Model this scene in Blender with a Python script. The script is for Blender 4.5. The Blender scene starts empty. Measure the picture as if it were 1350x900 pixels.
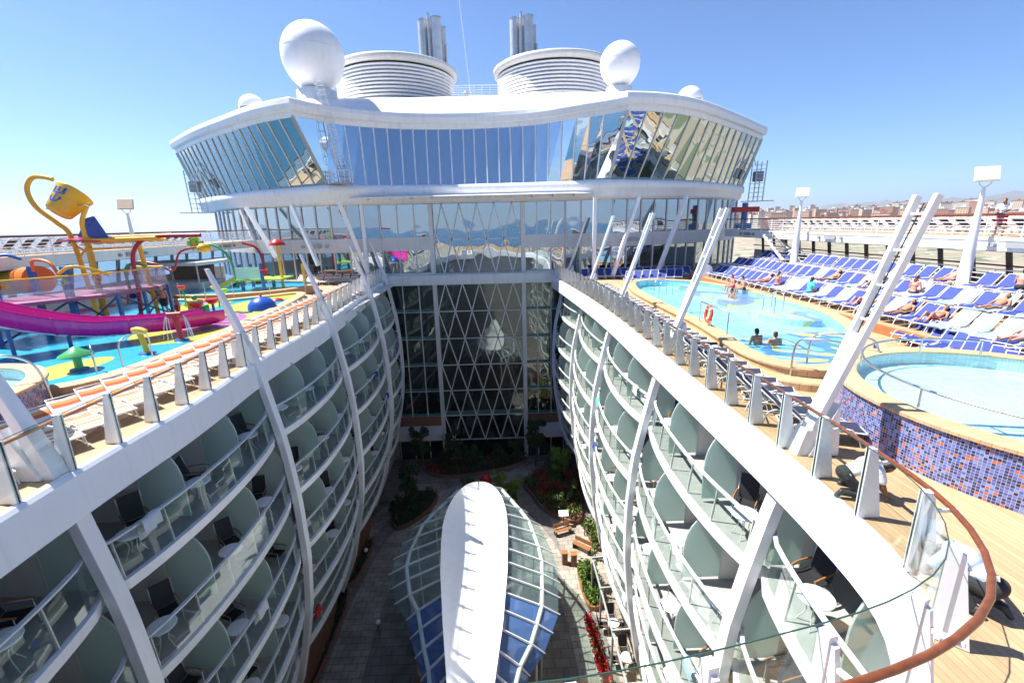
import bpy, bmesh, math, random
from mathutils import Vector, Matrix
random.seed(7)
S = bpy.context.scene
COL = S.collection
R = math.radians
# ------------------------------------------------------------------ camera
cam_d = bpy.data.cameras.new('camera')
cam = bpy.data.objects.new('camera', cam_d); COL.objects.link(cam)
PITCH, ROLL, YAW, EYE = R(14.57), R(1.3), R(1.1), 5.1
fwd = Vector((math.sin(YAW)*math.cos(PITCH), math.cos(YAW)*math.cos(PITCH), -math.sin(PITCH)))
r0 = Vector((math.cos(YAW), -math.sin(YAW), 0)); u0 = r0.cross(fwd)
rt = r0*math.cos(ROLL)-u0*math.sin(ROLL); up = u0*math.cos(ROLL)+r0*math.sin(ROLL)
cam.matrix_world = Matrix(((rt.x, up.x, -fwd.x, 0), (rt.y, up.y, -fwd.y, 0), (rt.z, up.z, -fwd.z, EYE), (0, 0, 0, 1)))
cam_d.sensor_width = 36; cam_d.lens = 16.0
cam_d.clip_start = .05; cam_d.clip_end = 90000
S.camera = cam
# ------------------------------------------------------------------ light
SUN_DIR = Vector((-.585, .20, 1.0)).normalized()      # towards the sun
elev = math.asin(SUN_DIR.z); az = math.atan2(SUN_DIR.x, SUN_DIR.y)
w = bpy.data.worlds.new('World'); S.world = w; w.use_nodes = True
nt = w.node_tree; bgn = nt.nodes['Background']
sky = nt.nodes.new('ShaderNodeTexSky'); sky.sky_type = 'NISHITA'; sky.sun_disc = False
sky.sun_elevation = elev; sky.sun_rotation = az
sky.air_density = 1.0; sky.dust_density = 0; sky.ozone_density = 4; sky.altitude = 2500
tn = nt.nodes.new('ShaderNodeMix'); tn.data_type = 'RGBA'; tn.blend_type = 'MULTIPLY'; tn.inputs[0].default_value = 1
tn.inputs[7].default_value = (.75, 1.0, 1.23, 1); nt.links.new(sky.outputs[0], tn.inputs[6])
nt.links.new(tn.outputs[2], bgn.inputs[0]); bgn.inputs[1].default_value = .072
sl = bpy.data.lights.new('sun', 'SUN'); sl.energy = 5.0; sl.angle = R(.5); sl.color = (1, .96, .9)
so = bpy.data.objects.new('sun', sl); COL.objects.link(so)
so.rotation_euler = SUN_DIR.to_track_quat('Z', 'Y').to_euler(); so.location = (-60, 20, 120)
S.view_settings.view_transform = 'Standard'; S.view_settings.look = 'None'
S.view_settings.exposure = 1.25; S.view_settings.gamma = 1
try:
    S.cycles.transparent_max_bounces = 24; S.cycles.max_bounces = 8
except Exception: pass

# ------------------------------------------------------------------ materials
def new_mat(name):
    m = bpy.data.materials.new(name); m.use_nodes = True
    return m, m.node_tree, m.node_tree.nodes['Principled BSDF']
def N(t, typ, **kw):
    n = t.nodes.new(typ)
    for k, v in kw.items(): setattr(n, k, v)
    return n
def mat(name, col, rough=.5, metal=0, var=.08, scale=2.5, bump=0, bscale=30, spec=.5):
    m, t, b = new_mat(name); L = t.links
    b.inputs['Roughness'].default_value = rough; b.inputs['Metallic'].default_value = metal
    b.inputs['Specular IOR Level'].default_value = spec
    tc = N(t, 'ShaderNodeTexCoord')
    if var:
        no = N(t, 'ShaderNodeTexNoise'); no.inputs['Scale'].default_value = scale; no.inputs['Detail'].default_value = 6
        L.new(tc.outputs['Object'], no.inputs['Vector'])
        mp = N(t, 'ShaderNodeMapRange'); mp.inputs[1].default_value = .25; mp.inputs[2].default_value = .75
        mp.inputs[3].default_value = 1-var; mp.inputs[4].default_value = 1+var*.6
        L.new(no.outputs[0], mp.inputs[0])
        mx = N(t, 'ShaderNodeVectorMath', operation='SCALE'); mx.inputs[0].default_value = col[:3]
        L.new(mp.outputs[0], mx.inputs['Scale']); L.new(mx.outputs[0], b.inputs['Base Color'])
        rr = N(t, 'ShaderNodeMapRange'); rr.inputs[3].default_value = max(.02, rough-.08); rr.inputs[4].default_value = min(1, rough+.1)
        L.new(no.outputs[0], rr.inputs[0]); L.new(rr.outputs[0], b.inputs['Roughness'])
    else: b.inputs['Base Color'].default_value = (*col[:3], 1)
    if bump:
        n2 = N(t, 'ShaderNodeTexNoise'); n2.inputs['Scale'].default_value = bscale; n2.inputs['Detail'].default_value = 4
        L.new(tc.outputs['Object'], n2.inputs['Vector'])
        bp = N(t, 'ShaderNodeBump'); bp.inputs['Strength'].default_value = bump; bp.inputs['Distance'].default_value = .02
        L.new(n2.outputs[0], bp.inputs['Height']); L.new(bp.outputs[0], b.inputs['Normal'])
    return m
def weather(m, amt, sc=(1.5, 1.5, .12), dirt=(.35, .30, .24)):
    """faint vertical runs and soot over a painted surface"""
    t = m.node_tree; L = t.links; b = t.nodes['Principled BSDF']; src = b.inputs['Base Color'].links[0].from_socket
    tc = N(t, 'ShaderNodeTexCoord'); mp = N(t, 'ShaderNodeMapping'); mp.inputs['Scale'].default_value = sc; L.new(tc.outputs['Object'], mp.inputs[0])
    no = N(t, 'ShaderNodeTexNoise'); no.inputs['Scale'].default_value = 2.2; no.inputs['Detail'].default_value = 7; no.inputs['Roughness'].default_value = .65; L.new(mp.outputs[0], no.inputs['Vector'])
    mr = N(t, 'ShaderNodeMapRange'); mr.inputs[1].default_value = .52; mr.inputs[2].default_value = .80; mr.inputs[3].default_value = 0; mr.inputs[4].default_value = amt; L.new(no.outputs[0], mr.inputs[0])
    mx = N(t, 'ShaderNodeMix', data_type='RGBA'); L.new(mr.outputs[0], mx.inputs[0]); L.new(src, mx.inputs[6]); mx.inputs[7].default_value = (*dirt, 1)
    L.new(mx.outputs[2], b.inputs['Base Color'])
def mul(t, a, b_):
    x = N(t, 'ShaderNodeMath', operation='MULTIPLY')
    for i, q in enumerate((a, b_)):
        if isinstance(q, (int, float)): x.inputs[i].default_value = q
        else: t.links.new(q, x.inputs[i])
    return x.outputs[0]
def planks(name, col, axis='Y', width=.12, rough=.6, joint=.35):
    """wood boards running along the axis, each board its own tone"""
    m, t, b = new_mat(name); L = t.links
    tc = N(t, 'ShaderNodeTexCoord'); sp = N(t, 'ShaderNodeSeparateXYZ'); L.new(tc.outputs['Object'], sp.inputs[0])
    a, c = (sp.outputs['Y'], sp.outputs['X']) if axis == 'Y' else (sp.outputs['X'], sp.outputs['Y'])
    dv = N(t, 'ShaderNodeMath', operation='DIVIDE'); L.new(c, dv.inputs[0]); dv.inputs[1].default_value = width
    fl = N(t, 'ShaderNodeMath', operation='FLOOR'); L.new(dv.outputs[0], fl.inputs[0])
    fr = N(t, 'ShaderNodeMath', operation='FRACT'); L.new(dv.outputs[0], fr.inputs[0])
    wn = N(t, 'ShaderNodeTexWhiteNoise', noise_dimensions='1D'); L.new(fl.outputs[0], wn.inputs['W'])
    no = N(t, 'ShaderNodeTexNoise'); no.inputs['Scale'].default_value = 3
    mpn = N(t, 'ShaderNodeMapping'); mpn.inputs['Scale'].default_value = (8, 1, 1) if axis == 'Y' else (1, 8, 1)
    L.new(tc.outputs['Object'], mpn.inputs[0]); L.new(mpn.outputs[0], no.inputs['Vector'])
    big = N(t, 'ShaderNodeTexNoise'); big.inputs['Scale'].default_value = .5; L.new(tc.outputs['Object'], big.inputs['Vector'])
    r1 = N(t, 'ShaderNodeMapRange'); r1.inputs[3].default_value = .88; r1.inputs[4].default_value = 1.1; L.new(wn.outputs[0], r1.inputs[0])
    r2 = N(t, 'ShaderNodeMapRange'); r2.inputs[3].default_value = .85; r2.inputs[4].default_value = 1.15; L.new(no.outputs[0], r2.inputs[0])
    r4 = N(t, 'ShaderNodeMapRange'); r4.inputs[3].default_value = .82; r4.inputs[4].default_value = 1.18; L.new(big.outputs[0], r4.inputs[0])
    lt = N(t, 'ShaderNodeMath', operation='GREATER_THAN'); L.new(fr.outputs[0], lt.inputs[0]); lt.inputs[1].default_value = .07
    r3 = N(t, 'ShaderNodeMapRange'); r3.inputs[3].default_value = joint; r3.inputs[4].default_value = 1; L.new(lt.outputs[0], r3.inputs[0])
    f = mul(t, mul(t, mul(t, r1.outputs[0], r2.outputs[0]), r3.outputs[0]), r4.outputs[0])
    sc = N(t, 'ShaderNodeVectorMath', operation='SCALE'); sc.inputs[0].default_value = col; L.new(f, sc.inputs['Scale'])
    L.new(sc.outputs[0], b.inputs['Base Color']); b.inputs['Roughness'].default_value = rough
    return m
def schlick(t, k=1.0, nrm=None):
    lw = N(t, 'ShaderNodeLayerWeight'); lw.inputs[0].default_value = .5
    if nrm: t.links.new(nrm, lw.inputs['Normal'])
    pw = N(t, 'ShaderNodeMath', operation='POWER'); t.links.new(lw.outputs['Facing'], pw.inputs[0]); pw.inputs[1].default_value = 4.0
    r = N(t, 'ShaderNodeMapRange'); r.inputs[3].default_value = .045*k; r.inputs[4].default_value = min(.95, .85*k)
    t.links.new(pw.outputs[0], r.inputs[0]); return r.outputs[0]
def paved(name, col, size):
    m, t, b = new_mat(name); L = t.links; tc = N(t, 'ShaderNodeTexCoord')
    br = N(t, 'ShaderNodeTexBrick'); L.new(tc.outputs['Object'], br.inputs[0]); br.inputs['Scale'].default_value = 1
    br.inputs['Color1'].default_value = (*[c*.88 for c in col], 1); br.inputs['Color2'].default_value = (*[min(1, c*1.14) for c in col], 1); br.inputs['Mortar'].default_value = (*[c*.4 for c in col], 1)
    br.inputs['Mortar Size'].default_value = .018; br.inputs['Brick Width'].default_value = size*1.6; br.inputs['Row Height'].default_value = size
    no = N(t, 'ShaderNodeTexNoise'); no.inputs['Scale'].default_value = 1.1; no.inputs['Detail'].default_value = 7; L.new(tc.outputs['Object'], no.inputs['Vector'])
    mr = N(t, 'ShaderNodeMapRange'); mr.inputs[1].default_value = .3; mr.inputs[2].default_value = .7; mr.inputs[3].default_value = .65; mr.inputs[4].default_value = 1.15; L.new(no.outputs[0], mr.inputs[0])
    sc = N(t, 'ShaderNodeVectorMath', operation='SCALE'); L.new(br.outputs[0], sc.inputs[0]); L.new(mr.outputs[0], sc.inputs['Scale']); L.new(sc.outputs[0], b.inputs['Base Color']); b.inputs['Roughness'].default_value = .75
    return m
def glass(name, tint, refl=1.0, fog=0.0, fogcol=(.6, .7, .68), trans=0):
    """thin pane: see-through, reflecting more at a slant; fog mixes in a frosted film"""
    m, t, b = new_mat(name); L = t.links; out = t.nodes['Material Output']
    tr = N(t, 'ShaderNodeBsdfTransparent'); tr.inputs[0].default_value = (*tint, 1)
    gl = N(t, 'ShaderNodeBsdfGlossy'); gl.inputs['Roughness'].default_value = .01; gl.inputs[0].default_value = (.95, 1, .98, 1)
    mx = N(t, 'ShaderNodeMixShader'); L.new(schlick(t, refl), mx.inputs[0])
    L.new(tr.outputs[0], mx.inputs[1]); L.new(gl.outputs[0], mx.inputs[2]); last = mx.outputs[0]
    if fog:
        b.inputs['Base Color'].default_value = (*fogcol, 1); b.inputs['Roughness'].default_value = .35
        fo = b.outputs[0]
        if trans:
            tl = N(t, 'ShaderNodeBsdfTranslucent'); tl.inputs[0].default_value = (*fogcol, 1); m3 = N(t, 'ShaderNodeMixShader'); m3.inputs[0].default_value = trans
            L.new(fo, m3.inputs[1]); L.new(tl.outputs[0], m3.inputs[2]); fo = m3.outputs[0]
        m2 = N(t, 'ShaderNodeMixShader'); m2.inputs[0].default_value = fog
        L.new(last, m2.inputs[1]); L.new(fo, m2.inputs[2]); last = m2.outputs[0]
    L.new(last, out.inputs[0])
    return m
def mirror(name, base, refl, tint=(.9, .95, 1), wob=.02):
    """coated facade glass: dark body under a partly reflecting coat"""
    m, t, b = new_mat(name); L = t.links; out = t.nodes['Material Output']
    b.inputs['Base Color'].default_value = (*base, 1); b.inputs['Roughness'].default_value = .15
    gl = N(t, 'ShaderNodeBsdfGlossy'); gl.inputs['Roughness'].default_value = .005; gl.inputs[0].default_value = (*tint, 1)
    tc = N(t, 'ShaderNodeTexCoord'); no = N(t, 'ShaderNodeTexNoise'); no.inputs['Scale'].default_value = .5; no.inputs['Detail'].default_value = 1
    L.new(tc.outputs['Object'], no.inputs['Vector'])
    bp = N(t, 'ShaderNodeBump'); bp.inputs['Strength'].default_value = wob*4; bp.inputs['Distance'].default_value = .3
    L.new(no.outputs[0], bp.inputs['Height']); L.new(bp.outputs[0], gl.inputs['Normal'])
    fr = N(t, 'ShaderNodeLayerWeight'); fr.inputs[0].default_value = .3
    r = N(t, 'ShaderNodeMapRange'); r.inputs[3].default_value = refl; r.inputs[4].default_value = min(1, refl+.4); L.new(fr.outputs['Fresnel'], r.inputs[0])
    mx = N(t, 'ShaderNodeMixShader'); L.new(r.outputs[0], mx.inputs[0]); L.new(b.outputs[0], mx.inputs[1]); L.new(gl.outputs[0], mx.inputs[2])
    L.new(mx.outputs[0], out.inputs[0])
    return m
def mosaic(name, cols, grout, size=.06, uv=True):
    m, t, b = new_mat(name); L = t.links
    tc = N(t, 'ShaderNodeTexCoord'); src = tc.outputs['UV' if uv else 'Object']
    sc = N(t, 'ShaderNodeVectorMath', operation='SCALE'); L.new(src, sc.inputs[0]); sc.inputs['Scale'].default_value = 1/size
    fl = N(t, 'ShaderNodeVectorMath', operation='FLOOR'); L.new(sc.outputs[0], fl.inputs[0])
    fr = N(t, 'ShaderNodeVectorMath', operation='FRACTION'); L.new(sc.outputs[0], fr.inputs[0])
    wn = N(t, 'ShaderNodeTexWhiteNoise', noise_dimensions='2D'); L.new(fl.outputs[0], wn.inputs['Vector'])
    cr = N(t, 'ShaderNodeValToRGB'); cr.color_ramp.interpolation = 'CONSTANT'
    el = cr.color_ramp.elements
    el[0].color = (*cols[0][1], 1); el[0].position = 0; el[1].position = cols[1][0]; el[1].color = (*cols[1][1], 1)
    for p, c in cols[2:]:
        e = el.new(p); e.color = (*c, 1)
    L.new(wn.outputs['Value'], cr.inputs[0])
    sp = N(t, 'ShaderNodeSeparateXYZ'); L.new(fr.outputs[0], sp.inputs[0])
    g = []
    for ax in ('X', 'Y'):
        q = N(t, 'ShaderNodeMath', operation='GREATER_THAN'); L.new(sp.outputs[ax], q.inputs[0]); q.inputs[1].default_value = .13; g.append(q.outputs[0])
    mx = N(t, 'ShaderNodeMix', data_type='RGBA'); L.new(mul(t, g[0], g[1]), mx.inputs[0])
    mx.inputs[6].default_value = (*grout, 1); L.new(cr.outputs[0], mx.inputs[7])
    L.new(mx.outputs[2], b.inputs['Base Color']); b.inputs['Roughness'].default_value = .25
    return m
def blobs(name, base, bands, scale=.25, seed=0, stretch=(1, 1, 1), rough=.4, dist=1.2, tile=0):
    """a floor with free-form colour fields"""
    m, t, b = new_mat(name); L = t.links
    tc = N(t, 'ShaderNodeTexCoord'); mp = N(t, 'ShaderNodeMapping'); mp.inputs['Location'].default_value = (seed*3.1, seed*1.7, seed)
    mp.inputs['Scale'].default_value = stretch; L.new(tc.outputs['Object'], mp.inputs[0])
    no = N(t, 'ShaderNodeTexNoise'); no.inputs['Scale'].default_value = scale; no.inputs['Detail'].default_value = 0; no.inputs['Distortion'].default_value = dist
    L.new(mp.outputs[0], no.inputs['Vector'])
    cr = N(t, 'ShaderNodeValToRGB'); cr.color_ramp.interpolation = 'CONSTANT'; el = cr.color_ramp.elements
    el[0].color = (*base, 1); el[1].position = bands[0][0]; el[1].color = (*bands[0][1], 1)
    for p, c in bands[1:]:
        e = el.new(p); e.color = (*c, 1)
    L.new(no.outputs[0], cr.inputs[0])
    n2 = N(t, 'ShaderNodeTexNoise'); n2.inputs['Scale'].default_value = 9; L.new(tc.outputs['Object'], n2.inputs['Vector'])
    r2 = N(t, 'ShaderNodeMapRange'); r2.inputs[3].default_value = .88; r2.inputs[4].default_value = 1.1; L.new(n2.outputs[0], r2.inputs[0])
    f = r2.outputs[0]
    if tile:
        s2 = N(t, 'ShaderNodeVectorMath', operation='SCALE'); L.new(tc.outputs['Object'], s2.inputs[0]); s2.inputs['Scale'].default_value = 1/tile
        f2 = N(t, 'ShaderNodeVectorMath', operation='FLOOR'); L.new(s2.outputs[0], f2.inputs[0])
        w2 = N(t, 'ShaderNodeTexWhiteNoise', noise_dimensions='2D'); L.new(f2.outputs[0], w2.inputs['Vector'])
        r5 = N(t, 'ShaderNodeMapRange'); r5.inputs[3].default_value = .8; r5.inputs[4].default_value = 1.15; L.new(w2.outputs['Value'], r5.inputs[0])
        f = mul(t, f, r5.outputs[0])
    sc = N(t, 'ShaderNodeVectorMath', operation='SCALE'); L.new(cr.outputs[0], sc.inputs[0]); L.new(f, sc.inputs['Scale'])
    L.new(sc.outputs[0], b.inputs['Base Color']); b.inputs['Roughness'].default_value = rough
    return m
def water_mat(name, tint, rip=.25, scale=2.0):
    m, t, b = new_mat(name); L = t.links; out = t.nodes['Material Output']
    tr = N(t, 'ShaderNodeBsdfTransparent'); tr.inputs[0].default_value = (*tint, 1)
    gl = N(t, 'ShaderNodeBsdfGlossy'); gl.inputs['Roughness'].default_value = .03
    tc = N(t, 'ShaderNodeTexCoord'); no = N(t, 'ShaderNodeTexNoise'); no.inputs['Scale'].default_value = scale; no.inputs['Detail'].default_value = 5
    L.new(tc.outputs['Object'], no.inputs['Vector'])
    bp = N(t, 'ShaderNodeBump'); bp.inputs['Strength'].default_value = rip; bp.inputs['Distance'].default_value = .15
    L.new(no.outputs[0], bp.inputs['Height']); L.new(bp.outputs[0], gl.inputs['Normal'])
    mx = N(t, 'ShaderNodeMixShader'); L.new(schlick(t, .7, bp.outputs[0]), mx.inputs[0]); L.new(tr.outputs[0], mx.inputs[1]); L.new(gl.outputs[0], mx.inputs[2])
    L.new(mx.outputs[0], out.inputs[0])
    return m
def stripes(name, a, b_, width, axis='X', edge=.5):
    m, t, b = new_mat(name); L = t.links
    tc = N(t, 'ShaderNodeTexCoord'); sp = N(t, 'ShaderNodeSeparateXYZ'); L.new(tc.outputs['Object'], sp.inputs[0])
    dv = N(t, 'ShaderNodeMath', operation='DIVIDE'); L.new(sp.outputs[axis], dv.inputs[0]); dv.inputs[1].default_value = width
    fr = N(t, 'ShaderNodeMath', operation='FRACT'); L.new(dv.outputs[0], fr.inputs[0])
    if len(a) == 3 and isinstance(a[0], float):
        cols = [(0, a), (edge, b_)]
    else: cols = a
    cr = N(t, 'ShaderNodeValToRGB'); cr.color_ramp.interpolation = 'CONSTANT'; el = cr.color_ramp.elements
    el[0].color = (*cols[0][1], 1); el[1].position = cols[1][0]; el[1].color = (*cols[1][1], 1)
    for p, c in cols[2:]:
        e = el.new(p); e.color = (*c, 1)
    L.new(fr.outputs[0], cr.inputs[0]); L.new(cr.outputs[0], b.inputs['Base Color']); b.inputs['Roughness'].default_value = .75
    return m

M = dict(
    white=mat('white_paint', (.80, .80, .80), .32, var=.04, scale=.8),
    band=mat('white_hull_paint', (.82, .82, .83), .25, var=.05, scale=.35, bump=.15, bscale=1.2),
    offwhite=mat('off_white_paint', (.62, .61, .58), .5, var=.06, scale=1.2),
    cream=mat('cream_panel', (.68, .665, .63), .55, var=.08, scale=1.5),
    grey=mat('grey_paint', (.32, .33, .34), .5),
    dark=mat('dark_paint', (.03, .032, .035), .5),
    slot=mat('black_rubber', (.015, .015, .015), .6, var=0),
    steel=mat('brushed_steel', (.62, .62, .62), .28, 1, var=.06),
    pipe=mat('exhaust_steel', (.66, .65, .64), .38, .45, var=.2, scale=1.5),
    deck=planks('teak_deck', (.47, .305, .17), 'Y', .11, joint=.5),
    deckx=planks('teak_cross_boards', (.46, .29, .16), 'X', .09, joint=.5),
    teakrim=planks('teak_rim', (.50, .34, .185), 'X', .14, joint=.6),
    rail=mat('varnished_wood', (.165, .050, .018), .22, var=.3, scale=9),
    railo=mat('wood_rail', (.42, .17, .08), .35, var=.2, scale=7),
    edge=mat('glass_edge', (.03, .07, .06), .2, var=0),
    clear=glass('clear_glass', (.955, .98, .97), .55),
    green=glass('green_glass', (.93, .97, .95), .6),
    curtain=mat('pale_curtain', (.45, .42, .36), .9, var=.15, scale=6),
    frost=glass('frosted_green_glass', (.55, .7, .65), .7, fog=.84, fogcol=(.66, .76, .72), trans=.5),
    canopy=glass('canopy_glass', (.86, .95, .95), 1.8, fog=.07, fogcol=(.5, .65, .7)),
    bluep=glass('blue_canopy_glass', (.40, .56, .86), 1.8, fog=.34, fogcol=(.16, .30, .60)),
    mirror=mirror('mirror_glass', (.05, .09, .12), .68, (.88, .96, 1), .02),
    mirrorw=mirror('wing_glass', (.012, .045, .045), .52, (.80, .92, .92), .02),
    mirrorb=mirror('wall_glass', (.012, .025, .032), .45, (.85, .95, 1), .02),
    atrium=mirror('atrium_glass', (.005, .012, .013), .11, (.85, 1, .95), .02),
    teal=mat('teal_floor_edge', (.06, .16, .15), .4),
    brown=planks('brown_hull_cladding', (.20, .085, .045), 'X', .3, joint=.7),
    tan=mat('tan_render', (.50, .34, .20), .5, var=.1),
    floor=mat('balcony_floor', (.34, .33, .32), .7, var=.12, scale=4),
    blue=mat('blue_sling', (.022, .045, .24), .7, var=.1, scale=8),
    navy=mat('navy_sling', (.018, .022, .05), .7, var=.1, scale=8),
    black=mat('black_sling', (.014, .014, .017), .6, var=.1, scale=8),
    towel=mat('pale_blue_towel', (.27, .43, .53), .95, var=.1, scale=6, bump=.5, bscale=40),
    towelw=mat('white_towel', (.56, .58, .60), .95, var=.08, scale=6, bump=.5, bscale=40),
    yellow=mat('yellow_paint', (.72, .43, .02), .35),
    orange=mat('orange_paint', (.75, .17, .02), .4),
    red=mat('red_paint', (.45, .015, .02), .3),
    crimson=mat('crimson_paint', (.30, .01, .04), .3),
    magenta=mat('magenta_fibreglass', (.55, .012, .26), .18, var=.05),
    green_p=mat('green_paint', (.06, .38, .12), .35),
    lime=mat('lime_paint', (.35, .62, .05), .35),
    blue_p=mat('blue_paint', (.02, .09, .42), .3),
    blue_m=mat('blue_post', (.03, .14, .38), .35),
    wood=mat('wood_arm', (.32, .14, .05), .4, var=.2, scale=12),
    paving=paved('park_paving', (.20, .185, .17), .6),
    pavel=paved('pale_paving', (.34, .30, .25), .45),
    soil=mat('soil', (.035, .026, .018), .95, var=.3, scale=8, bump=.6),
    brick=mat('planter_brick', (.22, .11, .08), .8, var=.2, scale=10),
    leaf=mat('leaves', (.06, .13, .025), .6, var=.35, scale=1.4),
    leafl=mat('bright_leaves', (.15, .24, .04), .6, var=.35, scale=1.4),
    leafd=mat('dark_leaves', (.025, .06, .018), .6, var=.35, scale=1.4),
    leafr=mat('red_leaves', (.22, .05, .025), .6, var=.4, scale=2),
    flower=mat('red_flowers', (.65, .02, .02), .6, var=.3, scale=4),
    bark=mat('bark', (.09, .06, .04), .9, var=.3, scale=6, bump=.8),
    skin=mat('skin', (.55, .29, .19), .5, var=.06, scale=9),
    skint=mat('tanned_skin', (.42, .20, .12), .5, var=.06, scale=9),
    skinr=mat('sunburnt_skin', (.62, .27, .20), .5, var=.06, scale=9),
    skind=mat('brown_skin', (.17, .075, .04), .5, var=.06, scale=9),
    hair=mat('dark_hair', (.02, .013, .01), .6, var=.2, scale=30),
    hairb=mat('brown_hair', (.09, .045, .02), .6, var=.2, scale=30),
    hairg=mat('grey_hair', (.40, .37, .33), .7, var=.2, scale=30),
    shirtw=mat('white_cloth', (.78, .79, .80), .85, var=.06, scale=6),
    shirtb=mat('light_blue_cloth', (.45, .52, .72), .85, var=.08, scale=6),
    trous=mat('dark_cloth', (.03, .03, .03), .85, var=.3, scale=8),
    trunks=mat('blue_trunks', (.04, .12, .4), .8),
    turq=mat('turquoise_cloth', (.10, .55, .50), .8),
    pink=mat('pink_cloth', (.75, .22, .35), .85),
    redc=mat('red_cloth', (.5, .02, .03), .85),
    lamp=mat('lamp_glass', (.80, .62, .40), .4),
    shell=mat('white_fabric_shell', (.85, .85, .86), .4, var=.03),
    hull=mat('white_wall', (.55, .55, .54), .6, var=.05),
)
for k_, a_ in (('white', .35), ('band', .22), ('offwhite', .45), ('shell', .18), ('cream', .25), ('yellow', .3), ('magenta', .25), ('blue_m', .3), ('green_p', .25), ('hull', .4), ('pipe', .5)): weather(M[k_], a_)
M['mosaic'] = mosaic('blue_orange_mosaic', [(0, (.025, .035, .13)), (.26, (.07, .10, .34)), (.52, (.13, .17, .42)), (.72, (.20, .25, .48)), (.82, (.01, .015, .05)), (.91, (.50, .11, .03))], (.36, .36, .42), .058)
M['poolfloor'] = blobs('pool_tiles', (.42, .76, .82), [(.60, (.36, .70, .80)), (.70, (.48, .80, .84))], .22, 3, (1, .6, 1), .35, 1.0, .25)
M['splash'] = blobs('splash_floor', (.03, .42, .62), [(.52, (.70, .66, .10)), (.60, (.66, .17, .48)), (.70, (.22, .60, .10))], .17, 5.3, (1, .55, 1), .3, .6)
M['splash2'] = blobs('shallow_pool_floor', (.06, .45, .66), [(.62, (.10, .30, .62))], .2, 2, (1, 1, 1), .3)
M['jac'] = mosaic('jacuzzi_tiles', [(0, (.50, .68, .70)), (.4, (.56, .73, .74)), (.8, (.60, .75, .76))], (.7, .82, .82), .05, False)
M['water'] = water_mat('pool_water', (.80, .96, .98), .9, 2.6)
M['spray'] = glass('water_spray', (.9, .95, 1), 1.0, fog=.25, fogcol=(.9, .95, 1))
M['orangestripe'] = stripes('striped_sling', [(0, (.55, .12, .04)), (.16, (.72, .30, .08)), (.30, (.70, .66, .58)), (.5, (.34, .04, .06)), (.60, (.72, .40, .12)), (.72, (.74, .70, .62))], None, .55, 'Y')
M['panel'] = stripes('cross_bracing', (.5, .5, .5), (.75, .75, .75), .4)

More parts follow.
